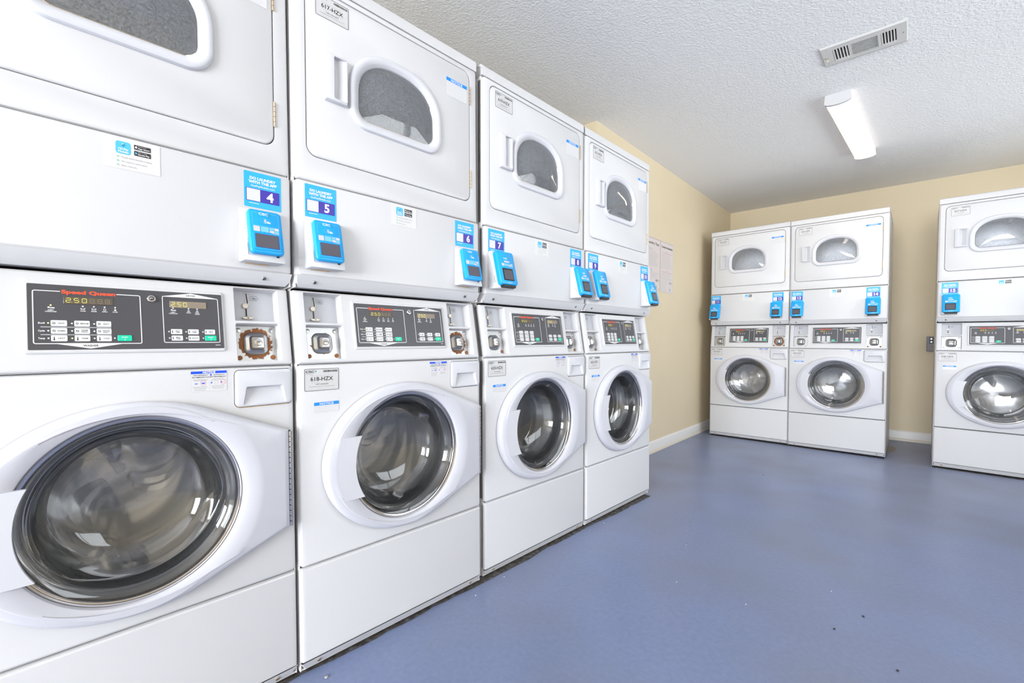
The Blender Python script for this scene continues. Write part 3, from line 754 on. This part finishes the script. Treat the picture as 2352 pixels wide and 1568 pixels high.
def me_mount(old):                                                  # machine face frame: lower edge at y = 0, centre x = 0
    b = MB(); hw, h = (.0495, .136) if old else (.0450, .146)
    zb, zt = (.040, .010) if old else (.052, .016)
    f = lambda y: zb+(zt-zb)*y/h
    o = rrect(-hw, 0, hw, h, .004, 3); i = rrect(-hw+.003, .004, hw-.003, h-.003, .004, 3)
    ls = [b.loop(o, .0004), b.loop([(x, y, max(.0008, f(y)-.004)) for x, y in o]), b.loop([(x, y, f(y)-.0008) for x, y in offset(o, .001)]), b.loop([(x, y, f(y)) for x, y in offset(o, .003)])]
    for a, c in zip(ls, ls[1:]): b.bridge(a, c, 'reader_mount')
    b.fill(ls[-1], 'reader_mount')
    if old:
        q = [(-.0375, .014), (.034, .014), (.034, .060), (-.0375, .060)]; l = b.loop([(x, y, f(y)+.0006) for x, y in q]); b.face(l, 'coin_plate')
        for x0, y0, x1, y1 in ((.027, .0145, .034, .024), (-.0385, .015, -.0365, .045), (-.03, .019, .026, .0225)):
            l = b.loop([(x, y, f(y)+.0010) for x, y in ((x0, y0), (x1, y0), (x1, y1), (x0, y1))]); b.face(l, 'black' if x0 > -.037 and x1 > .03 else 'text_grey')
        b.rect(-.035, -.0030, .020, -.0008, .0012, 'rust_pale')
    else:
        l = b.loop([(-hw-.0004, .022, .036), (-hw-.0004, .022, .0385), (-hw-.0004, .048, .0335), (-hw-.0004, .048, .031)]); b.face(l, 'text_grey')
    return b
MESH = {}
def M_(key, fn, *a):
    if key not in MESH: MESH[key] = fn(*a).mesh(key)
    return MESH[key]
IDN = FR()
DD = -.0095                      # the dryer front stands a little behind the washer front
def machine(loc, rz, lean, side, label, dry, wash, left, right, rl, rr, m1=False):
    root = bpy.data.objects.new('stacked_washer_dryer', None); COL.objects.link(root)
    root.location = loc; root.rotation_euler = Matrix.Rotation(R(rz), 4, 'Z').to_3x3().__matmul__(Matrix.Rotation(R(side), 3, 'Y') @ Matrix.Rotation(R(-lean), 3, 'X')).to_euler()
    tag(root, label, 'washer dryer', 'stacked washer dryer units')
    P = lambda name, key, fn, *a, par=root, M=IDN, lab=None: obj(name, M_(key, fn, *a), par, M, lab)
    I = Matrix.Identity(4)
    P('cabinet', 'cabinet', me_cabinet)
    lp = P('lower_panel', 'lower_panel', me_lower)
    for u in (.050, .618): P('screw', 'screw', me_screw, par=lp, M=Matrix.Translation((u, .0255, -.0068)) @ Matrix.Rotation(R(26), 4, 'X'))
    P('washer_front', 'washer_front', me_washer_front)
    P('detergent_drawer', 'drawer_rusty' if m1 else 'drawer', me_drawer, m1, lab='white detergent drawer with rusty lower edge' if m1 else None)
    wd = P('washer_door', 'washer_door', me_washer_door)
    P('door_handle', 'door_grip', me_door_grip, par=wd, M=I); P('chrome_ring', 'chrome_ring', me_trim, par=wd, M=I, lab='chrome ring round the washer glass')
    P('door_glass', 'door_glass', me_glass, par=wd, M=I, lab='clear glass bowl of the washer door'); P('door_hinge', 'piano_hinge', me_piano_hinge, par=wd, M=Matrix.Translation((.6525, .562, .012)), lab='steel piano hinge')
    P('door_gasket', 'door_gasket', me_gasket, lab='black rubber door gasket'); P('washer_drum', 'washer_drum', me_drum, lab='stainless steel washer drum')
    C = FR(0, .866, 0, TS)
    cp = P('control_panel', 'control_panel', me_control, M=C)
    P('keypad', 'keypad', me_keypad, par=cp, M=I, lab='dark grey keypad with white keys and print')
    P('price_display', 'disp_w', me_display, .0760, .0150, '250', 'led_window', par=cp, M=Matrix.Translation((.2640, .1493, .0045)), lab='brown washer display reading 2.50')
    P('price_display', 'disp_d', me_display, .0720, .0155, '250', 'led_window_pale', par=cp, M=Matrix.Translation((.4374, .1510, .0045)), lab='brown dryer display reading 2.50')
    P('key_lock', 'key_lock', me_keylock, par=cp, M=Matrix.Translation((.3683, .1615, .0042)), lab='round chrome key lock')
    P('start_button', 'start_button', me_start, par=cp, M=Matrix.Translation((.3196, .0706, .0046)), lab='green start button'); P('start_button', 'start_button', me_start, par=cp, M=Matrix.Translation((.4792, .0711, .0046)), lab='green start button')
    for s, kind in (('L', rl), ('R', rr)):
        x0, x1 = HOLES[s]; xc = (x0+x1)/2
        P('coin_slot', 'coin_slot', me_coinslot, par=cp, M=Matrix.Translation((xc-.012, .1605, -.0305)), lab='metal coin slot marked 25¢')
        P('coin_vault', 'coin_vault_'+kind, me_vault, 'vault_'+kind, par=cp, M=Matrix.Translation((xc, .0625, -.0302)), lab={'clean': 'steel coin vault lock', 'spotted': 'steel coin vault lock with a few rust spots', 'rusty': 'steel coin vault lock ringed with brown rust'}[kind])
    mp = P('access_panel', 'access_panel', me_middle)
    for u in (.0508, .6010): P('screw', 'screw_steel', me_screw, 'lock_steel', .0055, par=mp, M=Matrix.Translation((u, 1.0935, -.0075)) @ Matrix.Rotation(R(26), 4, 'X'))
    D = FR(0, 0, DD)
    P('dryer_front', 'dryer_front', me_dryer_front, M=D)
    dd = P('dryer_door', 'dryer_door', me_dryer_door, M=D)
    P('window_frame', 'window_frame', me_bezel, par=dd, M=I); P('window_seal', 'window_seal', me_window_seal, par=dd, M=I, lab='bright edge seal of the dryer window'); P('door_window', 'door_window', me_dryer_glass, par=dd, M=I, lab='tinted clear dryer window')
    P('door_handle', 'dryer_handle', me_dryer_handle, par=dd, M=I)
    for y in (1.837, 1.532): P('door_hinge', 'dryer_hinge', me_hinge, .066, par=dd, M=Matrix.Translation((.6335, y, 0)), lab='tan metal hinge')
    P('dryer_drum', 'dryer_drum', me_dryer_drum, M=D, lab='grey galvanised dryer drum')
    P('top_cap', 'top_cap', me_cap, M=D)
    if dry: obj('asset_label', MESH.setdefault('a'+dry, me_asset(dry).mesh('asset_label')), root, FR(.0620, 1.8440, DD+.0009), 'white label printed '+dry)
    if wash: obj('asset_label', MESH.setdefault('a'+wash, me_asset(wash).mesh('asset_label')), root, FR(.0150, .7900, .0002), 'white label printed '+wash)
    P('notice_sticker', 'notice_dryer', me_notice, .0945, .0640, .0120, 8, M=FR(.5240, 1.8000, DD+.0009), lab='white notice sticker with blue heading on the dryer door')
    P('notice_sticker', 'notice_washer', me_notice, .0715, .0285, .0090, 3, M=FR(.0415, .7290, .0002), lab='small white notice sticker with blue heading on the washer')
    P('detergent_sticker', 'detergent_sticker', me_detergent, M=FR(.4355, .8100, .0002), lab='white and blue detergent notice beside the drawer')
    P('app_sticker', 'app_sticker', me_app, M=FR(.2900, 1.3000, .0002), lab='pale app sticker with blue icon and black badges')
    for num, old, us, ur in (left, right):
        if ur is None: continue
        if num:
            obj('number_sticker', MESH.setdefault('n%d' % num, me_number(num).mesh('number_sticker')), root, FR(us, 1.2725, .0002), 'blue sticker with white number %d' % num)
        k = 'A' if old else 'B'
        tl = math.degrees(math.atan2(.030, .136)) if old else math.degrees(math.atan2(.036, .146))
        z0, d0 = (1.1475, .042) if old else (1.1420, .0570)
        rd = P('card_reader', 'card_reader'+k, me_reader, old, M=FR(ur, z0, d0, tl), lab='bright blue card reader%s' % (' under number %d' % num if num else ''))
        inv = FR(ur, z0, d0, tl).inverted()
        P('reader_screen', 'reader_screen'+k, me_screen, old, par=rd, M=I, lab='dark screen')
        P('reader_mount', 'reader_mount'+k, me_mount, old, par=rd, M=inv @ FR(ur-(.004 if old else .006), 1.1290 if old else 1.1300, 0), lab='white reader mount')
        if not old: P('card_slot', 'card_slot', me_slot, par=rd, M=I, lab='black card slot')
    return root
ROW = 90-1.9638
machine((-.0305, -.6759, .0), ROW, 1.0052, 0, 'white stacked washer dryer nearest the camera, cut off by the left edge, numbered 4', None, None, (0, True, 0, None), (4, True, .5548, .594), 'spotted', 'rusty', m1=True)
machine((0, 0, .0), ROW, .7447, 0, 'white stacked washer dryer in the left row between card readers 5 and 6', '617-HZX', '618-HZX', (5, True, .0236, .0745), (6, True, .5515, .602), 'spotted', 'rusty')
machine((.0148, .6968, .0), ROW, .3072, 0, 'white stacked washer dryer in the left row between card readers 7 and 8', '619-HZX', '620-HZX', (7, False, .0165, .070), (8, False, .5456, .597), 'spotted', 'spotted')
machine((.0426, 1.3810, .0), ROW, .4786, 0, 'white stacked washer dryer ending the left row, between card readers 9 and 10', '621-HZX', '622-HZX', (9, False, .0090, .065), (10, False, .5420, .600), 'spotted', 'clean')
machine((-.2575, 4.1034, .0), -.1455, -.10, -.29, 'white stacked washer dryer in the far left corner, between readers 11 and 12', '623-HZX', '624-HZX', (11, False, .0075, .0530), (12, False, .5385, .577), 'clean', 'rusty')
machine((.4165, 4.0969, .0), -.1455, -.10, -.29, 'white stacked washer dryer by the back wall between card readers 13 and 14', '625-HZX', '626-HZX', (13, False, .0115, .0630), (14, False, .5345, .580), 'clean', 'spotted')
machine((1.3599, 4.0456, .0), -.6115, .8107, 0, 'white stacked washer dryer standing alone at the right edge, with reader 15', '627-HZX', '628-HZX', (15, False, .0230, .0735), (0, False, 0, .578), 'clean', 'clean')

# ------------------------------------------------------------------ room
XL, YB, XB, YJ, XR, YF = -.372, 5.067, -.86, 2.121, 2.95, -4.6
def boxes(name, lst, label=None, cat=None, kind=None, par=None, smooth=False):
    b = MB()
    for (x0, y0, z0, x1, y1, z1, m) in lst: b.box(x0, y0, z0, x1, y1, z1, m)
    o = bpy.data.objects.new(name, b.mesh(name, smooth=smooth)); COL.objects.link(o)
    if par: o.parent = par
    return tag(o, label, cat, None, kind)
WP = 'wall_paint'
boxes('floor', [(XB-.1, YF-.1, -.1, XR+.1, YB+.1, 0, 'floor_paint')], 'blue grey painted concrete floor', 'floor', 'structure')
boxes('ceiling', [(XB-.1, YF-.1, ZC, XR+.1, YB+.1, ZC+.1, 'ceiling_texture')], 'white sprayed texture ceiling', 'ceiling', 'structure')
boxes('wall_left', [(XB-.1, YF, 0, XB, YJ, ZC, WP), (XB-.1, YJ, 0, XL, YB, ZC, WP)], 'beige left wall stepping forward past the machine row', 'wall', 'structure')
boxes('wall_back', [(XB-.1, YB, 0, XR+.1, YB+.1, ZC, WP)], 'beige back wall behind the far machines', 'wall', 'structure')
SY0, SY1, SZ0, SZ1 = .75, 4.60, .85, 2.20
boxes('wall_right', [(XR, YF, 0, XR+.1, SY0, ZC, WP), (XR, SY1, 0, XR+.1, YB, ZC, WP), (XR, SY0, 0, XR+.1, SY1, SZ0, WP), (XR, SY0, SZ1, XR+.1, SY1, ZC, WP)], 'beige right wall', 'wall', 'structure')
WX0, WX1, WZ0, WZ1, DX0, DX1, DZ = .20, 2.75, .55, 2.25, -.78, .02, 2.05
boxes('wall_front', [(XB-.1, YF-.1, 0, DX0, YF, ZC, WP), (DX0, YF-.1, DZ, DX1, YF, ZC, WP), (DX1, YF-.1, 0, WX0, YF, ZC, WP), (WX0, YF-.1, 0, WX1, YF, WZ0, WP), (WX0, YF-.1, WZ1, WX1, YF, ZC, WP), (WX1, YF-.1, 0, XR+.1, YF, ZC, WP)], 'beige front wall with a window and a door', 'wall', 'structure')
b = MB(); f = 'frame_white'
for q in ((WX0, YF-.1, WZ0, WX0+.05, YF-.02, WZ1), (WX1-.05, YF-.1, WZ0, WX1, YF-.02, WZ1), (WX0, YF-.1, WZ0, WX1, YF-.02, WZ0+.05), (WX0, YF-.1, WZ1-.05, WX1, YF-.02, WZ1), ((WX0+WX1)/2-.03, YF-.1, WZ0, (WX0+WX1)/2+.03, YF-.02, WZ1)): b.box(*q, f)
b.box(WX0+.05, YF-.065, WZ0+.05, WX1-.05, YF-.06, WZ1-.05, 'window_glass')
o = bpy.data.objects.new('window_1', b.mesh('window_1', smooth=False)); COL.objects.link(o); tag(o, 'white framed window in the front wall', 'window', None, 'structure')
b = MB()  # unseen window, added to light the left row evenly
for y0, y1, z0, z1 in ((SY0, SY0+.05, SZ0, SZ1), (SY1-.05, SY1, SZ0, SZ1), (SY0, SY1, SZ0, SZ0+.05), (SY0, SY1, SZ1-.05, SZ1), (2.00, 2.06, SZ0, SZ1), (3.29, 3.35, SZ0, SZ1)): b.box(XR+.02, y0, z0, XR+.1, y1, z1, f)
b.box(XR+.06, SY0+.05, SZ0+.05, XR+.065, SY1-.05, SZ1-.05, 'window_glass')
o = bpy.data.objects.new('window_2', b.mesh('window_2', smooth=False)); COL.objects.link(o); tag(o, 'wide white framed window added in the right wall for side light', 'window', None, 'structure')
boxes('door_1', [(DX0, YF-.08, .003, DX1, YF-.03, DZ, 'door_paint'), (DX0+.06, YF-.03, .95, DX0+.11, YF+.02, 1.05, 'lock_steel')], 'beige entrance door in the front wall', 'door', 'structure')
def skirting(name, x0, y0, x1, y1, nx, ny, label):
    """profile swept along a wall; (nx, ny) points into the room"""
    b = MB(); prof = [(0, .0), (.021, .0), (.021, .012), (.017, .020), (.012, .023), (.012, .082), (.009, .090), (.004, .095), (0, .095)]
    A = [(x0+nx*d, y0+ny*d, z) for d, z in prof]; B = [(x1+nx*d, y1+ny*d, z) for d, z in prof]
    a = b.loop(A); c = b.loop(B)
    for i in range(len(prof)-1): b.face((a[i], a[i+1], c[i+1], c[i]), 'shoe_mould' if i < 4 else 'baseboard')
    b.face(a, 'baseboard'); b.face(c[::-1], 'baseboard')
    o = bpy.data.objects.new(name, b.mesh(name)); COL.objects.link(o); tag(o, label, 'baseboard', None, 'structure')
skirting('baseboard_left', XL, YJ, XL, YB, 1, 0, 'white baseboard with cream shoe moulding along the left wall')
skirting('baseboard_back', XL, YB, XR, YB, 0, -1, 'white baseboard along the back wall')
skirting('baseboard_right', XR, YF, XR, YB, -1, 0, 'white baseboard along the right wall')

# ------------------------------------------------------------------ ceiling fixtures
def lamp(x, y0, x2, y1, label, group):
    """wrap-around ceiling lamp from (x, y0) to (x2, y1)"""
    L = math.hypot(x2-x, y1-y0); root = bpy.data.objects.new('ceiling_lamp', None); COL.objects.link(root)
    root.location = (x, y0, ZC); root.rotation_euler = (0, 0, -math.atan2(x2-x, y1-y0)); tag(root, label, 'ceiling light', group)
    hw, h = .058, .062
    arc = [(hw*math.cos(R(t)), -.046-.016*math.sin(R(t))) for t in range(0, 181, 15)]
    b = MB()                                                       # end caps
    for y0_, y1_ in ((0, .022), (L-.022, L)):
        b = MB()
        p = [(-.062, 0), (-.066, -.047)]+[(-.066*math.cos(R(t)), -.048-.018*math.sin(R(t))) for t in range(15, 180, 15)]+[(.066, -.047), (.062, 0)]
        a = b.loop([(px, y0_, pz) for px, pz in p]); c = b.loop([(px, y1_, pz) for px, pz in p]); b.bridge(a, c, 'lamp_metal')
        b.face(a[::-1], 'lamp_metal'); b.face(c, 'lamp_metal'); obj('end_cap', b, root)
    b = MB(); b.box(-.060, .0225, -.012, .060, L-.0225, -.0005, 'lamp_metal')
    for sx in (-1, 1): b.box(min(sx*.0605, sx*.0620), .0225, -.046, max(sx*.0605, sx*.0620), L-.0225, -.0005, 'lamp_side')
    o = bpy.data.objects.new('housing', b.mesh('housing', smooth=False)); COL.objects.link(o); o.parent = root
    b = MB(); p = [(-.058, -.012), (-.060, -.044)]+[(-.060*math.cos(R(t)), -.046-.015*math.sin(R(t))) for t in range(15, 180, 15)]+[(.060, -.044), (.058, -.012)]
    a = b.loop([(px, .021, pz) for px, pz in p]); c = b.loop([(px, L-.021, pz) for px, pz in p]); b.bridge(a, c, 'lamp_glow')
    o = bpy.data.objects.new('diffuser', b.mesh('diffuser')); COL.objects.link(o); o.parent = root; o['label'] = 'glowing warm white diffuser'
    return root
lamp(.873, 2.750, .930, 3.885, 'lit white wraparound ceiling lamp over the back machines', None)
# ceiling register
root = bpy.data.objects.new('ceiling_vent', None); COL.objects.link(root); root.location = (.853, 2.204, ZC); root.rotation_euler = (0, 0, 0)
tag(root, 'white metal three-section air vent in the ceiling', 'vent')
VW, VH = .335, .192
SEC = [(.050, .112, 'y'), (.124, .226, 'x'), (.238, .294, 'y')]
b = MB(); b2 = MB()
hs = [rrect(x0, .036, x1, VH-.040, .001, 1) for x0, x1, k in SEC]
ls, hl = b.pan(rrect(0, 0, VW, VH, .001, 1), [(0, .0005), (0, .003), (.006, .008)], 'vent_white', holes=hs)
for k, (l, h) in enumerate(zip(hl, hs)): a = b.loop(h, .0012); b.bridge(l, a, 'vent_white'); b.fill(a, 'vent_white' if k == 1 else 'dark_gap')
b.disc(VW-.016, VH/2, .0035, .008, .0095, 'lock_steel', 10); b.disc(.016, VH*.48, .0035, .008, .0095, 'lock_steel', 10)
RX = Matrix.Rotation(R(180), 4, 'X') @ Matrix.Translation((0, -VH, 0))
vm = Matrix.Rotation(R(180), 4, 'X') @ Matrix.Translation((0, -VH, 0)); vm = Matrix.Translation((0, 0, 0)) @ Matrix(((1, 0, 0, 0), (0, -1, 0, VH), (0, 0, -1, 0), (0, 0, 0, 1)))
obj('face_plate', b, root, vm)
for x0, x1, k in SEC:
    n = 5 if k == 'y' else 9
    for i in range(n):
        s_ = MB()
        if k == 'y':
            xx = x0+(x1-x0)*(i+.5)/n; l = s_.loop([(xx-.0045, .036, .0085), (xx-.0045, VH-.040, .0085), (xx+.001, VH-.040, .0016), (xx+.001, .036, .0016)]); l2 = s_.loop([(xx-.0035, .036, .009), (xx-.0035, VH-.040, .009), (xx+.002, VH-.040, .002), (xx+.002, .036, .002)])
        else:
            yy = .036+(VH-.076)*(i+.5)/n; l = s_.loop([(x0, yy+.006, .009), (x1, yy+.006, .009), (x1, yy-.004, .003), (x0, yy-.004, .003)]); l2 = s_.loop([(x0, yy+.006, .0100), (x1, yy+.006, .0100), (x1, yy-.004, .004), (x0, yy-.004, .004)])
        m_ = 'vent_white' if k == 'y' else 'vent_white_lit'
        s_.face(l, m_); s_.face(l2[::-1], m_); s_.bridge(l, l2, m_)
        obj('louver', s_, root, vm)
s_ = MB(); s_.tube([(.030, VH*.45, .004), (.030, VH*.45, .018), (.022, VH*.45, .024)], .0025, 'brass', 8); obj('damper_lever', s_, root, vm, 'small brown damper lever')

# ------------------------------------------------------------------ posters, wall box, bits
def poster(y0, y1, z0, z1, title, label, red):
    w, h = y1-y0, z1-z0; b = MB(); b.pan(rrect(0, 0, w, h, .0005, 1), [(0, 0), (0, .0012)], 'poster_paper'); z = .0018
    b.frame(rrect(.004, .004, w-.004, h-.004, .001, 1), .0008, z, 'text_grey')
    b.rect(.004, h-.007, w-.004, h-.005, z, 'text_grey')
    b.text(title, w/2, h-.044, .020, z, 'text_dark', w*.86, bold=.012)
    if red:
        b.text('Antes de lavar', w/2, h-.082, .006, z, 'text_red', .075); b.lines(.03, w-.03, h-.095, h-.095, 1, z, 'text_red', .0022, .0, 'c')
        b.lines(.022, w-.022, h-.110, h-.225, 11, z, 'text_grey', .0015, .25); b.text('Al secar', w/2, h-.243, .006, z, 'text_red', .05); b.lines(.03, w-.03, h-.256, h-.256, 1, z, 'text_red', .0022, 0, 'c')
        b.lines(.022, w-.022, h-.270, h-.318, 5, z, 'text_grey', .0015, .25); b.lines(.022, w*.55, h-.334, h-.410, 7, z, 'text_grey', .0013, .3)
    else:
        b.text('Wash', .022, h-.078, .007, z, 'text_grey', .04, 'l', bold=.01); b.lines(.022, w*.5, h-.090, h-.100, 2, z, 'text_grey', .0022, .3)
        b.lines(.022, w-.02, h-.115, h-.225, 11, z, 'text_grey', .0015, .25); b.text('Dry', .022, h-.245, .007, z, 'text_grey', .03, 'l', bold=.01); b.lines(.022, w*.5, h-.257, h-.267, 2, z, 'text_grey', .0022, .3)
        b.lines(.022, w-.02, h-.280, h-.318, 4, z, 'text_grey', .0015, .25); b.lines(.022, w*.5, h-.335, h-.405, 6, z, 'text_grey', .0013, .3)
    b.text('CSC', w*.78, h-.342, .014, z, 'text_dark', .045, bold=.02); leaf(b, w*.93, h-.342, .006, z)
    b.lines(w*.62, w*.92, h-.356, h-.380, 4, z, 'text_pale', .0012, .3); b.plate([(w*.74, h-.415), (w*.78, h-.415), (w*.80, h-.388), (w*.72, h-.388)], z, 'text_grey')
    M = Matrix.Translation((XL+.0005, y0, z0)) @ Matrix.Rotation(R(90), 4, 'Z') @ Matrix.Rotation(R(90), 4, 'X')
    o = obj('wall_poster', b, None, M); return tag(o, label, 'poster')
poster(2.876, 3.146, 1.352, 1.770, 'Laundry Tips', 'pale Laundry Tips poster half hidden behind the left row of machines', False)
poster(3.158, 3.424, 1.342, 1.770, 'Consejos de lavandería', 'pale poster with red subheadings, right of the other poster on the left wall', True)
b = MB(); b.box(0, 0, 0, .066, .134, .045, 'box_grey', .004)
b.box(.016, .070, .045, .046, .128, .0475, 'black'); b.disc(.031, .112, .006, .0475, .051, 'lock_steel', 10); b.disc(.031, .085, .006, .0475, .051, 'lock_steel', 10)
M = Matrix.Translation((1.325, YB-.0005, .843)) @ Matrix.Rotation(R(90), 4, 'X')
tag(obj('outlet_box', b, None, M), 'grey metal outlet box on the back wall left of the lone machine', 'outlet box')
# loose lint and crumbs on the floor
def crumb(x, y, s, m, name, label):
    bm = bmesh.new(); bmesh.ops.create_icosphere(bm, subdivisions=1, radius=s)
    for v_ in bm.verts: v_.co = Vector((v_.co.x*random.uniform(.7, 1.3), v_.co.y*random.uniform(.7, 1.3), v_.co.z*.5))
    zm = min(v_.co.z for v_ in bm.verts); me = bpy.data.meshes.new(name); bm.to_mesh(me); bm.free(); me.materials.append(MATS[m])
    o = bpy.data.objects.new(name, me); COL.objects.link(o); o.location = (x, y, -zm); o.rotation_euler.z = random.uniform(0, 6); tag(o, label, name.replace('_', ' '), None)
    return o
for x, y in ((-.026, -.075), (.062, .600), (.052, .765), (.066, 1.370), (.075, 1.495), (1.029, 1.509), (.573, 1.184), (.814, 1.203), (.977, 4.05), (1.035, 4.05), (1.384, 4.010), (.433, 4.070), (.468, 4.066), (.420, 1.791), (.482, 1.526)):
    crumb(x, y, random.uniform(.0016, .0030), 'lint', 'lint_speck', 'tiny white lint speck on the blue floor')['group'] = 'white lint specks on the floor'
crumb(.045, .045, .0055, 'knob_metal', 'crumb', 'small tan crumb on the floor in front of the unit numbered 5')
for x, y in ((.476, 2.963), (1.067, 1.246), (1.132, 1.394), (1.226, 1.140)):
    crumb(x, y, .0042, 'text_dark', 'dirt_speck', 'small dark dirt speck on the open blue floor')['group'] = 'dark dirt specks on the floor'
def strip(name, pts, wid, m, label, seed):
    random.seed(seed); b = MB(); n = 60; prev = None
    (x0, y0), (x1, y1) = pts; L = math.hypot(x1-x0, y1-y0); nx, ny = (y1-y0)/L, -(x1-x0)/L; k = .5
    for i in range(n+1):
        t = i/n; k = min(1, max(.1, k+random.uniform(-.35, .35))); w = wid*k
        l = b.loop([(x0+(x1-x0)*t-nx*.05, y0+(y1-y0)*t-ny*.05, .0006), (x0+(x1-x0)*t+nx*w, y0+(y1-y0)*t+ny*w, .0006)])
        if prev: b.face((prev[0], prev[1], l[1], l[0]), m)
        prev = l
    o = bpy.data.objects.new(name, b.mesh(name)); COL.objects.link(o); return tag(o, label, 'dirt', None, 'stuff')
strip('floor_grime_shade', [(-.055, -.68), (.060, 2.04)], .020, 'grime_shade', 'dirt and painted dark shade on the floor along the foot of the left row', 3)
strip('floor_grime_shade', [(-.25, 4.100), (1.08, 4.092)], .012, 'grime_shade', 'dirt and painted dark shade on the floor along the foot of the far pair of machines', 5)
strip('floor_grime_shade', [(1.36, 4.043), (2.03, 4.037)], .012, 'grime_shade', 'dirt and painted dark shade on the floor under the front of the lone right machine', 6)
random.seed(11)
b = MB(); p = []
for i in range(26):
    t = 2*math.pi*i/26; k = random.uniform(.75, 1.2); p.append((1.112+.030*k*math.cos(t), 4.56+.15*k*math.sin(t)))
b.plate(p, .0008, 'spill')
o = bpy.data.objects.new('dried_spill', b.mesh('dried_spill')); COL.objects.link(o); tag(o, 'brownish dried spill on the floor beside the right side of unit 14', 'stain')

# ------------------------------------------------------------------ daylight, added fill lamps and camera
wd = bpy.data.worlds.new('World'); scn.world = wd; wd.use_nodes = True
bg = wd.node_tree.nodes['Background']; bg.inputs[0].default_value = (.80, .88, 1.0, 1); bg.inputs[1].default_value = 1.0
def area(name, loc, rot, sx, sy, power, col):
    l = bpy.data.lights.new(name, 'AREA'); l.shape = 'RECTANGLE'; l.size = sx; l.size_y = sy; l.energy = power; l.color = col
    o = bpy.data.objects.new(name, l); COL.objects.link(o); o.location = loc; o.rotation_euler = rot; return o
area('daylight_fill', ((WX0+WX1)/2, YF-.25, (WZ0+WZ1)/2), (R(90), 0, 0), 2.5, 1.7, 480, (.95, .955, 1.0))
area('upward_fill', ((WX0+WX1)/2, YF-1.0, .10), (R(138), 0, 0), 3.2, 1.6, 230, (.97, .97, 1.0))  # added lamp, tilted up to brighten the ceiling
area('daylight_fill', (XR+.35, (SY0+SY1)/2, (SZ0+SZ1)/2), (R(90), 0, R(90)), 3.9, 1.3, 90, (.97, .98, 1.0))  # added lamp behind the invented right window, evens out the left row
area('upward_fill', (XR+1.7, (SY0+SY1)/2, .10), (R(125), 0, R(90)), 5.0, 2.4, 32, (1.0, .95, .92))  # added lamp, throws fill light upward through the invented right window
cam = bpy.data.cameras.new('Camera'); co = bpy.data.objects.new('Camera', cam); COL.objects.link(co)
co.location = (1.24087, -.53547, .93873)
yaw, pitch, roll = R(-41.5564), R(-1.5688), R(.2692)
fw = Vector((math.sin(yaw)*math.cos(pitch), math.cos(yaw)*math.cos(pitch), math.sin(pitch))); rt = Vector((math.cos(yaw), -math.sin(yaw), 0)); up = rt.cross(fw)
r2 = rt*math.cos(roll)+up*math.sin(roll); u2 = -rt*math.sin(roll)+up*math.cos(roll)
co.rotation_euler = Matrix((r2, u2, -fw)).transposed().to_euler()
cam.sensor_width = 36; cam.lens = 1041.64/2352*36; cam.shift_y = 22.228/2352; cam.clip_start = .02
scn.camera = co
vs = scn.view_settings; vs.view_transform = 'Standard'; vs.look = 'None'; vs.gamma = 1; vs.use_curve_mapping = False; vs.exposure = 0.08
